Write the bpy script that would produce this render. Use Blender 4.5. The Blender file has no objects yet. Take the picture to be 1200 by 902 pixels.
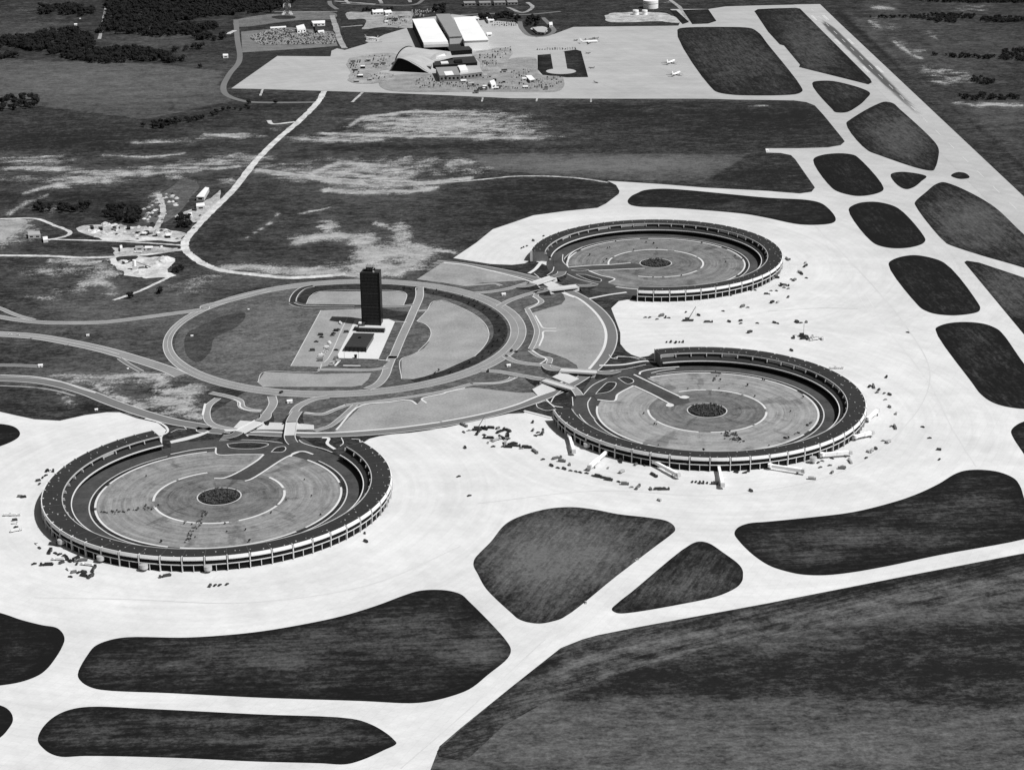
import bpy, bmesh, math, random
import numpy as np
from mathutils import Vector, Matrix
from mathutils.geometry import delaunay_2d_cdt, tessellate_polygon

# ------------------------------------------------------------------ camera, sky, sun, exposure
SC = bpy.context.scene
COL = SC.collection
F_PX, PITCH, ROLL, HCAM = 2293.069, 0.355084664, 0.0141731855, 722.71883
cam = bpy.data.cameras.new('camera')
cam.sensor_fit = 'HORIZONTAL'; cam.sensor_width = 36.0
cam.lens = F_PX / 1200 * 36.0
cam.clip_start = 5; cam.clip_end = 60000
camo = bpy.data.objects.new('camera', cam); COL.objects.link(camo)
camo.matrix_world = (Matrix.Translation((0, 0, HCAM)) @ Matrix.Rotation(math.pi / 2 - PITCH, 4, 'X')
                     @ Matrix.Rotation(-ROLL, 4, 'Z'))
SC.camera = camo

SUN_DIR = Vector((0.90, -0.43, 0)).normalized()
SUN_EL = math.radians(55)
W = bpy.data.worlds.new('World'); SC.world = W; W.use_nodes = True
nt = W.node_tree
sky = nt.nodes.new('ShaderNodeTexSky'); sky.sky_type = 'NISHITA'; sky.sun_disc = False
sky.sun_elevation = SUN_EL
sky.sun_rotation = math.atan2(SUN_DIR.x, SUN_DIR.y)
bw = nt.nodes.new('ShaderNodeRGBToBW')           # a black and white film: the daylight has no colour here
nt.links.new(sky.outputs[0], bw.inputs[0])
nt.links.new(bw.outputs[0], nt.nodes['Background'].inputs[0])
nt.nodes['Background'].inputs[1].default_value = 0.05
sd = bpy.data.lights.new('sun', 'SUN'); sd.energy = 4.6; sd.angle = math.radians(0.5)
so = bpy.data.objects.new('sun', sd); COL.objects.link(so)
d = Vector((SUN_DIR.x * math.cos(SUN_EL), SUN_DIR.y * math.cos(SUN_EL), math.sin(SUN_EL)))
so.rotation_euler = d.to_track_quat('Z', 'Y').to_euler()
so.location = (0, 1500, 1500)
SC.view_settings.view_transform = 'Standard'; SC.view_settings.look = 'None'
SC.view_settings.exposure = 0.06; SC.view_settings.gamma = 1
SC.view_settings.use_curve_mapping = False
SC.cycles.max_bounces = 4

rnd = random.Random(7)

# ------------------------------------------------------------------ survey: photo points to ground metres
CR, SR = math.cos(ROLL), math.sin(ROLL)
CP, SP = math.cos(PITCH), math.sin(PITCH)
def U(p, h=0.0):
    x, y = p[0] - 600.0, p[1] - 451.0
    x, y = CR * x - SR * y, SR * x + CR * y
    dy, dz = F_PX * CP - y * SP, -F_PX * SP - y * CP
    t = (HCAM - h) / -dz
    return (x * t, dy * t)
def PX(X, Y, Z=0.0):
    X, Y, Z = np.asarray(X, float), np.asarray(Y, float), np.asarray(Z, float) - HCAM
    dep = Y * CP - Z * SP; up = Y * SP + Z * CP
    x = X / dep * F_PX; y = -up / dep * F_PX
    return CR * x + SR * y + 600, -SR * x + CR * y + 451
def Z(x0, y0, s, pts):                       # enlarged survey sheet to full picture points
    return [(x0 + a / s, y0 + b / s) for a, b in pts]
S6 = 1200 / 180
cA = lambda p: Z(180, 300, S6, p)
cB = lambda p: Z(340, 300, S6, p)
cC = lambda p: Z(460, 280, S6, p)
cD = lambda p: Z(580, 310, S6, p)
cE = lambda p: Z(200, 400, S6, p)
cF = lambda p: Z(340, 400, S6, p)
cG = lambda p: Z(500, 400, S6, p)
cH = lambda p: Z(0, 360, 5, p)
cI = lambda p: Z(640, 380, S6, p)
cJ = lambda p: Z(620, 280, 1200 / 140, p)
cK = lambda p: Z(80, 190, S6, p)
cL = lambda p: Z(260, 0, S6, p)
cM = lambda p: Z(400, 0, S6, p)
cN = lambda p: Z(540, 0, S6, p)
q00 = lambda p: Z(0, 0, 4, p)
q30 = lambda p: Z(300, 0, 4, p)
q60 = lambda p: Z(600, 0, 4, p)
q90 = lambda p: Z(900, 0, 4, p)
q02 = lambda p: Z(0, 225, 4, p)
q32 = lambda p: Z(300, 225, 4, p)
q62 = lambda p: Z(600, 225, 4, p)
q92 = lambda p: Z(900, 225, 4, p)
q04 = lambda p: Z(0, 450, 4, p)
q34 = lambda p: Z(300, 450, 4, p)
q64 = lambda p: Z(600, 450, 4, p)
q94 = lambda p: Z(900, 450, 4, p)
q06 = lambda p: Z(0, 675, 4, p)
q36 = lambda p: Z(300, 675, 4, p)
q66 = lambda p: Z(600, 675, 4, p)

# ------------------------------------------------------------------ materials
MATS = {}
def nodes(name, rough=0.9):
    m = bpy.data.materials.new(name); m.use_nodes = True
    t = m.node_tree; b = t.nodes['Principled BSDF']
    b.inputs['Roughness'].default_value = rough
    b.inputs['Specular IOR Level'].default_value = 0.15
    MATS[name] = m
    return m, t, b
def nz(t, scale, detail=5, rough=0.6, stretch=(1, 1, 1), rot=0.0, coord=None):
    if coord is None:
        g = t.nodes.new('ShaderNodeNewGeometry'); coord = g.outputs['Position']
    if rot:
        m0 = t.nodes.new('ShaderNodeMapping'); m0.inputs['Rotation'].default_value = (0, 0, -rot)
        t.links.new(coord, m0.inputs['Vector']); coord = m0.outputs[0]
    mp = t.nodes.new('ShaderNodeMapping'); mp.inputs['Scale'].default_value = stretch
    t.links.new(coord, mp.inputs['Vector'])
    n = t.nodes.new('ShaderNodeTexNoise'); n.inputs['Scale'].default_value = scale
    n.inputs['Detail'].default_value = detail; n.inputs['Roughness'].default_value = rough
    t.links.new(mp.outputs[0], n.inputs['Vector'])
    return n.outputs['Fac']
def mth(t, op, a, b=None, clamp=False):
    n = t.nodes.new('ShaderNodeMath'); n.operation = op; n.use_clamp = clamp
    for i, v in enumerate((a, b)):
        if v is None: continue
        if isinstance(v, (int, float)): n.inputs[i].default_value = v
        else: t.links.new(v, n.inputs[i])
    return n.outputs[0]
def rng(t, v, a, b, c=0.0, d=1.0, smooth=True):
    n = t.nodes.new('ShaderNodeMapRange')
    n.interpolation_type = 'SMOOTHSTEP' if smooth else 'LINEAR'
    for i, x in zip((1, 2, 3, 4), (a, b, c, d)): n.inputs[i].default_value = x
    t.links.new(v, n.inputs[0]); return n.outputs[0]
def attr(t, name):
    n = t.nodes.new('ShaderNodeAttribute'); n.attribute_name = name; return n.outputs['Fac']
def grey(t, b, v):
    c = t.nodes.new('ShaderNodeCombineColor')
    for i in range(3): t.links.new(v, c.inputs[i])
    t.links.new(c.outputs[0], b.inputs['Base Color'])
def mix(t, a, b, f):      # scalar mix
    n = t.nodes.new('ShaderNodeMix'); n.data_type = 'FLOAT'
    for i, v in ((0, f), (2, a), (3, b)):
        if isinstance(v, (int, float)): n.inputs[i].default_value = v
        else: t.links.new(v, n.inputs[i])
    return n.outputs[0]
def simple(name, v, var=0.12, scale=0.6, rough=0.9, spec=0.15, big=0.012, bigvar=0.1):
    m, t, b = nodes(name, rough); b.inputs['Specular IOR Level'].default_value = spec
    n = nz(t, scale, 4); n2 = nz(t, big, 3)
    f = mth(t, 'ADD', rng(t, n, .25, .75, -var, var, False), rng(t, n2, .25, .75, 1 - bigvar, 1 + bigvar, False))
    grey(t, b, mth(t, 'MULTIPLY', f, v)); return m
def turf(name, lo, mid, hi, streak_rot=0.0, streak=(0.15, 1, 1), sscale=0.11):
    """grass: dark growth, paler mown or dry growth ('dry' says how much), bare soil where 'bare' says so"""
    m, t, b = nodes(name, 0.95)
    fine = nz(t, 0.35, 5, .7); med = nz(t, 0.03, 6, .65); st = nz(t, sscale, 5, .65, streak, streak_rot)
    st2 = nz(t, 0.028, 4, .6, (0.25, 1, 1), streak_rot)
    dry = attr(t, 'dry'); bare = attr(t, 'bare')
    def amp(n, a): return mth(t, 'MULTIPLY', mth(t, 'SUBTRACT', n, .5), a)
    def total(*a):
        r = a[0]
        for q in a[1:]: r = mth(t, 'ADD', r, q)
        return r
    blot = nz(t, .06, 8, .8, (.6, 1, 1), streak_rot)
    sharp = rng(t, nz(t, .17, 7, .78, (.7, 1, 1), streak_rot), .43, .57, -.22, .22)
    comb = rng(t, nz(t, .30, 4, .7, streak, streak_rot), .42, .58, -.14, .14)
    k = total(dry, sharp, comb, amp(med, 1.4), amp(st, 1.6), amp(st2, 1.0), amp(blot, 1.5), amp(fine, .8))
    v = mix(t, lo, mid, rng(t, k, -.40, .25))
    v = mix(t, v, hi * 1.35, rng(t, k, .15, 1.6, smooth=False))
    f = mth(t, 'MULTIPLY', v, rng(t, fine, .25, .75, .7, 1.3, False))
    patch = nz(t, .06, 8, .75, (.6, 1, 1), .1)
    bf = total(bare, mth(t, 'MULTIPLY', total(amp(med, 1.0), amp(patch, 1.7), amp(st, .7), amp(fine, 1.5)), rng(t, bare, .02, .25, .25, 1.0)))
    soil = mth(t, 'MULTIPLY', rng(t, patch, .3, .72, .13, .48, False), rng(t, fine, .2, .8, .6, 1.4, False))
    v = mix(t, f, soil, rng(t, bf, .24, .85))
    grey(t, b, v); return m
RUNROT = math.radians(-84)
turf('field grass', .010, .033, .098, 0.05, (0.35, 1, 1))
turf('mown field grass', .008, .028, .115, 0.44, (0.05, 1, 1), .16)
turf('infield grass', .006, .016, .075, 0.06, (0.10, 1, 1), .16)
turf('infield grass cross mown', .007, .022, .085, 1.2, (0.10, 1, 1), .16)
turf('infield grass along runway', .006, .017, .070, RUNROT, (0.12, 1, 1), .16)
turf('landside grass', .056, .098, .16, 0.3, (0.6, 1, 1), .1)
turf('hollow grass', .030, .054, .09, 0.3, (0.5, 1, 1), .1)
turf('dark verge grass', .014, .030, .06, 0.3, (0.5, 1, 1), .1)

def ring_ground(name, v, amp):
    '''car park round a ring: wheel worn circles, radial drains and mottled patching'''
    m, t, b = nodes(name, .95)
    tc = t.nodes.new('ShaderNodeTexCoord'); sp = t.nodes.new('ShaderNodeSeparateXYZ'); t.links.new(tc.outputs['Object'], sp.inputs[0])
    an = mth(t, 'ARCTAN2', sp.outputs[1], sp.outputs[0])
    ln = t.nodes.new('ShaderNodeVectorMath'); ln.operation = 'LENGTH'; t.links.new(tc.outputs['Object'], ln.inputs[0]); r = ln.outputs['Value']
    def vec(a, c):
        q = t.nodes.new('ShaderNodeCombineXYZ'); t.links.new(a, q.inputs[0]); t.links.new(c, q.inputs[1])
        oi = t.nodes.new('ShaderNodeObjectInfo'); t.links.new(mth(t, 'MULTIPLY', oi.outputs['Random'], 50.0), q.inputs[2]); return q.outputs[0]
    cir = nz(t, .22, 6, .75, coord=vec(r, mth(t, 'MULTIPLY', an, 5.0)))
    rad = nz(t, 1.0, 4, .6, coord=vec(mth(t, 'MULTIPLY', an, 4.0), mth(t, 'MULTIPLY', r, .02)))
    mot = nz(t, .055, 6, .75); fine = nz(t, .4, 4, .7)
    k = mth(t, 'ADD', 1.0, mth(t, 'MULTIPLY', mth(t, 'SUBTRACT', cir, .5), 2.6 * amp))
    k = mth(t, 'ADD', k, mth(t, 'MULTIPLY', mth(t, 'SUBTRACT', mot, .5), 2.0 * amp))
    k = mth(t, 'ADD', k, mth(t, 'MULTIPLY', mth(t, 'SUBTRACT', fine, .5), 1.2 * amp))
    k = mth(t, 'MULTIPLY', k, rng(t, rad, .56, .66, 1.0, .62))
    grey(t, b, mth(t, 'MULTIPLY', mth(t, 'MAXIMUM', k, .25), v)); return m
ring_ground('ring parking', .215, .75); ring_ground('ring parking pale', .255, .6); ring_ground('ring parking dark', .165, .85); ring_ground('ring centre', .135, .9)
simple('car park surface', .26, .2, .3, big=.03, bigvar=.25)

def concrete(name, v, rot=0.0):
    m, t, b = nodes(name, .85)
    big = nz(t, .006, 4, .55); st = nz(t, .03, 4, .6, (.12, 1, 1), rot); fine = nz(t, .5, 4, .7)
    tr = nz(t, .08, 3, .6, (1, .05, 1), rot + .42)
    k = rng(t, big, .3, .7, .93, 1.05, False)
    k = mth(t, 'MULTIPLY', k, rng(t, st, .3, .7, .95, 1.04, False))
    k = mth(t, 'MULTIPLY', k, rng(t, tr, .3, .7, .965, 1.03, False))
    k = mth(t, 'MULTIPLY', k, rng(t, fine, .25, .75, .95, 1.05, False))
    g = t.nodes.new('ShaderNodeNewGeometry')
    br = t.nodes.new('ShaderNodeTexBrick')
    br.offset = 0; br.inputs['Scale'].default_value = 1; br.inputs['Brick Width'].default_value = 7.5
    br.inputs['Row Height'].default_value = 7.5; br.inputs['Mortar Size'].default_value = .12
    br.inputs['Color1'].default_value = (1, 1, 1, 1); br.inputs['Color2'].default_value = (.96, .96, .96, 1)
    br.inputs['Mortar'].default_value = (.86, .86, .86, 1)
    mp = t.nodes.new('ShaderNodeMapping'); mp.inputs['Rotation'].default_value = (0, 0, .42)
    t.links.new(g.outputs['Position'], mp.inputs['Vector']); t.links.new(mp.outputs[0], br.inputs['Vector'])
    bwn = t.nodes.new('ShaderNodeRGBToBW'); t.links.new(br.outputs['Color'], bwn.inputs[0])
    k = mth(t, 'MULTIPLY', k, bwn.outputs[0])
    near = None
    for (cx, cy) in ((-272.3, 1662.9), (199.0, 1865.0), (184.9, 2385.7)):
        vd = t.nodes.new('ShaderNodeVectorMath'); vd.operation = 'DISTANCE'; vd.inputs[1].default_value = (cx, cy, 0)
        t.links.new(g.outputs['Position'], vd.inputs[0])
        near = vd.outputs['Value'] if near is None else mth(t, 'MINIMUM', near, vd.outputs['Value'])
    cb = t.nodes.new('ShaderNodeCombineXYZ'); t.links.new(near, cb.inputs[0])
    sep = t.nodes.new('ShaderNodeSeparateXYZ'); t.links.new(g.outputs['Position'], sep.inputs[0])
    t.links.new(mth(t, 'MULTIPLY', sep.outputs[0], .06), cb.inputs[1]); t.links.new(mth(t, 'MULTIPLY', sep.outputs[1], .04), cb.inputs[2])
    trail = nz(t, .12, 5, .7, coord=cb.outputs[0])
    k = mth(t, 'MULTIPLY', k, rng(t, trail, .35, .72, 1.03, .91, False))
    k = mth(t, 'MULTIPLY', k, rng(t, nz(t, .022, 6, .7), .35, .68, 1.03, .90, False))
    k = mth(t, 'MULTIPLY', k, mix(t, 1.0, .64, attr(t, 'old')))  # slabs darken as this attribute rises
    mk = attr(t, 'mark')
    mn = nz(t, .22, 5, .7, (.06, 1, 1), RUNROT)
    k = mth(t, 'MULTIPLY', k, mix(t, 1.0, .22, rng(t, mth(t, 'ADD', mth(t, 'MULTIPLY', mn, .9), mk), .62, 1.25)))
    grey(t, b, mth(t, 'MULTIPLY', k, v)); return m
concrete('new concrete', .64)
concrete('older concrete', .40)
concrete('runway concrete', .43)

simple('worn concrete', .53, .08, .4)
simple('asphalt road', .235, .16, .5, big=.03, bigvar=.14)
simple('kerb concrete', .50, .08, .5)
simple('fascia white', .74, .04, .8)
simple('white concrete', .58, .08, .5)
simple('parking asphalt', .27, .20, .45, big=.03, bigvar=.2)
simple('lot asphalt', .15, .25, .3, big=.04, bigvar=.3)
simple('old asphalt', .235, .3, .3, big=.04, bigvar=.35)
simple('dark asphalt', .058, .25, .3, big=.04, bigvar=.35)
simple('fresh asphalt', .03, .15, .3)
simple('mid asphalt', .15, .1, .3)
simple('gravel', .36, .4, .3, big=.05, bigvar=.5)
simple('spoil', .48, .3, .3, big=.05, bigvar=.4)
simple('yard', .27, .35, .3, big=.04, bigvar=.4)
simple('roof gravel', .030, .2, .5, bigvar=.15)
simple('precast concrete', .62, .07, .8)
simple('precast spandrel', .42, .08, .8)
simple('dark recess', .007, .1, .8)
simple('soffit', .12, .1, .8)
simple('white roof', .72, .05, .3)
simple('grey roof', .24, .1, .3)
simple('dark roof', .035, .15, .3)
simple('pale wall', .50, .08, .5)
simple('mid wall', .2, .1, .5)
simple('white metal', .85, .03, 2)
simple('leaf', .013, .45, .9, bigvar=.2)
simple('bark', .06, .2, 2)
simple('shrub leaf', .065, .5, .9)
simple('tyre', .02, .1, 5)
simple('steel', .2, .1, 1)
simple('painted white', .7, .05, 1)
simple('painted dark', .06, .1, 1)
def glass_black(name, v):
    m, t, b = nodes(name, .25); b.inputs['Specular IOR Level'].default_value = .25
    grey(t, b, rng(t, nz(t, .3, 3), .3, .7, v * .8, v * 1.2, False)); return m
glass_black('dark glass', .006)
glass_black('car glass', .02)
for nm, v in (('paint white', .72), ('paint pale', .4), ('paint mid', .15), ('paint dark', .045), ('paint black', .02)):
    m, t, b = nodes(nm, .35); b.inputs['Specular IOR Level'].default_value = .4
    grey(t, b, rng(t, nz(t, .5, 2), .3, .7, v * .93, v * 1.07, False))
def tower_skin():
    m, t, b = nodes('tower cladding', .35); b.inputs['Specular IOR Level'].default_value = .2
    tc = t.nodes.new('ShaderNodeTexCoord')
    br = t.nodes.new('ShaderNodeTexBrick'); br.offset = 0
    br.inputs['Scale'].default_value = 1; br.inputs['Brick Width'].default_value = 1.6; br.inputs['Row Height'].default_value = 3.7
    br.inputs['Mortar Size'].default_value = .22
    br.inputs['Color1'].default_value = (.005,) * 3 + (1,); br.inputs['Color2'].default_value = (.009,) * 3 + (1,)
    br.inputs['Mortar'].default_value = (.030,) * 3 + (1,)
    mp = t.nodes.new('ShaderNodeMapping'); mp.inputs['Rotation'].default_value = (math.pi / 2, 0, 0)
    t.links.new(tc.outputs['Object'], mp.inputs['Vector']); t.links.new(mp.outputs[0], br.inputs['Vector'])
    t.links.new(br.outputs['Color'], b.inputs['Base Color'])
tower_skin()
def M_(x): return MATS[x]

# ------------------------------------------------------------------ helpers
def link_mesh(name, verts, faces, mats, parent=None, midx=None, smooth=False):
    me = bpy.data.meshes.new(name)
    me.from_pydata([tuple(map(float, v)) for v in verts], [], faces)
    if isinstance(mats, str): mats = [mats]
    for m in mats: me.materials.append(MATS[m])
    if midx is not None: me.polygons.foreach_set('material_index', midx)
    if smooth: me.polygons.foreach_set('use_smooth', [True] * len(me.polygons))
    o = bpy.data.objects.new(name, me); COL.objects.link(o)
    if parent is not None: o.parent = parent
    return o
def tag(o, label, cat, group=None):
    o['label'] = label; o['category'] = cat
    if group: o['group'] = group
    return o
def thing(name, label, cat, loc=(0, 0, 0), rz=0.0, group=None):
    o = bpy.data.objects.new(name, None); COL.objects.link(o)
    o.location = loc; o.rotation_euler = (0, 0, rz); o.empty_display_size = 2
    return tag(o, label, cat, group)
def struct(o, kind='structure'):
    o['kind'] = kind; return o
def dup(root, loc, rz=0.0, label=None, group=None, scale=None):
    r = root.copy(); COL.objects.link(r); r.location = loc; r.rotation_euler = (0, 0, rz)
    if scale: r.scale = scale
    if label: r['label'] = label
    if group: r['group'] = group
    for ch in list(root.children):
        c = ch.copy(); COL.objects.link(c); c.parent = r
        for g in list(ch.children):
            e = g.copy(); COL.objects.link(e); e.parent = c
    return r
class MB:
    """collects solid pieces into one mesh"""
    def __init__(s): s.v = []; s.f = []; s.m = []
    def add(s, v, f, m=0):
        o = len(s.v); s.v += [tuple(map(float, q)) for q in v]
        s.f += [tuple(i + o for i in q) for q in f]; s.m += [m] * len(f)
    def box(s, x0, x1, y0, y1, z0, z1, m=0):
        v = [(x0, y0, z0), (x1, y0, z0), (x1, y1, z0), (x0, y1, z0), (x0, y0, z1), (x1, y0, z1), (x1, y1, z1), (x0, y1, z1)]
        s.add(v, [(0, 3, 2, 1), (4, 5, 6, 7), (0, 1, 5, 4), (1, 2, 6, 5), (2, 3, 7, 6), (3, 0, 4, 7)], m)
    def frus(s, a, b, z0, z1, m=0):       # two rectangles (x0,x1,y0,y1)
        v = [(a[0], a[2], z0), (a[1], a[2], z0), (a[1], a[3], z0), (a[0], a[3], z0),
             (b[0], b[2], z1), (b[1], b[2], z1), (b[1], b[3], z1), (b[0], b[3], z1)]
        s.add(v, [(0, 3, 2, 1), (4, 5, 6, 7), (0, 1, 5, 4), (1, 2, 6, 5), (2, 3, 7, 6), (3, 0, 4, 7)], m)
    def prism(s, pts, z0, z1, m=0, mtop=None):
        n = len(pts)
        if sum(pts[i][0] * pts[(i + 1) % n][1] - pts[(i + 1) % n][0] * pts[i][1] for i in range(n)) < 0: pts = pts[::-1]
        z1f = z1 if callable(z1) else (lambda p: z1)
        v = [(p[0], p[1], z0) for p in pts] + [(p[0], p[1], z1f(p)) for p in pts]
        s.add(v, [(i, (i + 1) % n, n + (i + 1) % n, n + i) for i in range(n)] + [tuple(range(n))[::-1]], m)
        s.add(v[n:], [tuple(range(n))], m if mtop is None else mtop)
    def tube(s, a, b, r0, r1=None, n=6, m=0):
        a, b = Vector(a), Vector(b); r1 = r0 if r1 is None else r1
        q = (b - a).to_track_quat('Z', 'Y')
        v = []
        for c, r in ((a, r0), (b, r1)):
            for i in range(n):
                t = 2 * math.pi * i / n
                v.append(c + q @ Vector((r * math.cos(t), r * math.sin(t), 0)))
        s.add(v, [(i, (i + 1) % n, n + (i + 1) % n, n + i) for i in range(n)] + [tuple(range(n))[::-1], tuple(range(n, 2 * n))], m)
    def build(s, name, mats, parent=None, smooth=False):
        return link_mesh(name, s.v, s.f, mats, parent, s.m, smooth)
def smooth_closed(p, n=6, closed=True):
    """centripetal Catmull-Rom through points"""
    P = [np.array(q, float) for q in p]; N = len(P); out = []
    segs = N if closed else N - 1
    for i in range(segs):
        if closed: p0, p1, p2, p3 = P[i - 1], P[i], P[(i + 1) % N], P[(i + 2) % N]
        else:
            p1, p2 = P[i], P[i + 1]
            p0 = P[i - 1] if i > 0 else 2 * p1 - p2
            p3 = P[i + 2] if i + 2 < N else 2 * p2 - p1
        t0 = 0; t1 = t0 + max(np.linalg.norm(p1 - p0), 1e-6) ** .5
        t2 = t1 + max(np.linalg.norm(p2 - p1), 1e-6) ** .5; t3 = t2 + max(np.linalg.norm(p3 - p2), 1e-6) ** .5
        for k in range(n):
            t = t1 + (t2 - t1) * k / n
            a1 = (t1 - t) / (t1 - t0) * p0 + (t - t0) / (t1 - t0) * p1
            a2 = (t2 - t) / (t2 - t1) * p1 + (t - t1) / (t2 - t1) * p2
            a3 = (t3 - t) / (t3 - t2) * p2 + (t - t2) / (t3 - t2) * p3
            b1 = (t2 - t) / (t2 - t0) * a1 + (t - t0) / (t2 - t0) * a2
            b2 = (t3 - t) / (t3 - t1) * a2 + (t - t1) / (t3 - t1) * a3
            out.append((t2 - t) / (t2 - t1) * b1 + (t - t1) / (t2 - t1) * b2)
    if not closed: out.append(P[-1])
    return [tuple(o) for o in out]
LEVELS = {}
def uz(z):
    k = round(z * 10); LEVELS[k] = LEVELS.get(k, 0) + 1
    return k / 10 + LEVELS[k] * .0009
def sheet_w(name, w, z, mat, step=None, attrs=None):
    """flat sheet from a world outline; with step it gets inner vertices to carry soil data"""
    z = uz(z)
    if step is None:
        tri = tessellate_polygon([[Vector((a, b, 0)) for a, b in w]])
        V = [(a, b, z) for a, b in w]; Fc = []
        for f in tri:
            (ax, ay), (bx, by), (cx, cy) = (w[f[0]], w[f[1]], w[f[2]])
            ar = (bx - ax) * (cy - ay) - (cx - ax) * (by - ay)
            if abs(ar) < 1e-7: continue
            Fc.append(tuple(f) if ar > 0 else tuple(f)[::-1])
    else:
        a = np.array(w); x0, y0 = a.min(0); x1, y1 = a.max(0)
        pts = [Vector(p) for p in w]
        for x in np.arange(x0 + step / 2, x1, step):
            for y in np.arange(y0 + step / 2, y1, step):
                pts.append(Vector((x + rnd.uniform(-.2, .2) * step, y + rnd.uniform(-.2, .2) * step)))
        n = len(w)
        r = delaunay_2d_cdt(pts, [(i, (i + 1) % n) for i in range(n)], [], 1, 1e-4)
        V = [(p.x, p.y, z) for p in r[0]]; Fc = []
        for f in r[2]:
            p = [r[0][i] for i in f]
            ar = (p[1].x - p[0].x) * (p[2].y - p[0].y) - (p[2].x - p[0].x) * (p[1].y - p[0].y)
            Fc.append(tuple(f) if ar > 0 else tuple(f)[::-1])
    o = struct(link_mesh(name, V, Fc, mat))
    if attrs: set_attrs(o, attrs)
    return o
def set_attrs(o, fn):
    me = o.data; n = len(me.vertices)
    co = np.empty(n * 3); me.vertices.foreach_get('co', co); co = co.reshape(-1, 3)
    for k, v in fn(co).items():
        at = me.attributes.new(k, 'FLOAT', 'POINT'); at.data.foreach_set('value', np.asarray(v, np.float32))
def sheet(name, px, z, mat, sm=True, step=None, attrs=None, n=6):
    w = [U(p) for p in px]
    if sm: w = smooth_closed(w, n)
    if sm and mat in ('spoil', 'gravel', 'yard'):
        q = np.array([(rnd.gauss(0, 2.6), rnd.gauss(0, 4)) for _ in w]); q = (q + np.roll(q, 1, 0) + np.roll(q, -1, 0)) / 2; w = [tuple(a) for a in np.array(w) + q]
    return sheet_w(name, w, z, mat, step, attrs)
def ring_pts(c, r, a0, a1, n):
    return [(c[0] + r * math.cos(t), c[1] + r * math.sin(t)) for t in np.linspace(a0, a1, n)]
def offset(w, d):
    a = np.array(w); t = np.gradient(a, axis=0); t /= np.maximum(np.linalg.norm(t, axis=1), 1e-9)[:, None]
    nrm = np.c_[-t[:, 1], t[:, 0]]
    return a + nrm * (d if np.ndim(d) == 0 else np.asarray(d)[:, None])
def ribbon_w(name, w, width, z, mat, kerb=0.0, kerbmat='kerb concrete', zf=None):
    """road: carriageway with a concrete gutter strip along each edge; zf gives the height along it"""
    z = uz(z); w = np.array(w); n = len(w); h = width / 2 if np.ndim(width) == 0 else np.asarray(width) / 2
    zz = np.full(n, z) if zf is None else np.asarray(zf) + z
    lines = [offset(w, h + kerb), offset(w, h), offset(w, -h), offset(w, -h - kerb)] if kerb else [offset(w, h), offset(w, -h)]
    V = []; Fc = []; mi = []
    for L_ in lines: V += [(L_[i][0], L_[i][1], zz[i]) for i in range(n)]
    for k in range(len(lines) - 1):
        for i in range(n - 1):
            Fc.append((k * n + i, (k + 1) * n + i, (k + 1) * n + i + 1, k * n + i + 1)); mi.append(1 if kerb and k != 1 else 0)
    if zf is not None:      # earth sides under a raised approach
        for L_, s in ((lines[0], 1), (lines[-1], -1)):
            o = len(V); out = offset(w, s * (np.max(h) + kerb + 0.1))
            nr = offset(w, s * 1.0) - w
            V += [(L_[i][0], L_[i][1], zz[i]) for i in range(n)]
            V += [(L_[i][0] + nr[i][0] * max(zz[i], 0) * 1.6, L_[i][1] + nr[i][1] * max(zz[i], 0) * 1.6, 0.0) for i in range(n)]
            for i in range(n - 1):
                f = (o + i, o + i + 1, o + n + i + 1, o + n + i)
                Fc.append(f if s > 0 else f[::-1]); mi.append(2)
    mats = [mat] + ([kerbmat] if kerb else []) + (['dark verge grass'] if zf is not None else [])
    if not kerb: mi = [1 if q == 2 else q for q in mi]
    return struct(link_mesh(name, V, Fc, mats, None, mi))
def ribbon(name, px, width, z, mat, kerb=0.0, kerbmat='kerb concrete', n=6, zf=None):
    w = smooth_closed([U(p) for p in px], n, False)
    return ribbon_w(name, w, width, z, mat, kerb, kerbmat, zf)
def strip(px, width, z, mat='white concrete', name='kerb', n=6, sm=True):
    w = [U(p) for p in px]
    if sm and len(w) > 2: w = smooth_closed(w, n, False)
    elif len(w) == 2: w = [tuple(np.array(w[0]) * (1 - k) + np.array(w[1]) * k) for k in np.linspace(0, 1, 4)]
    return ribbon_w(name, w, width, z, mat)

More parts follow.
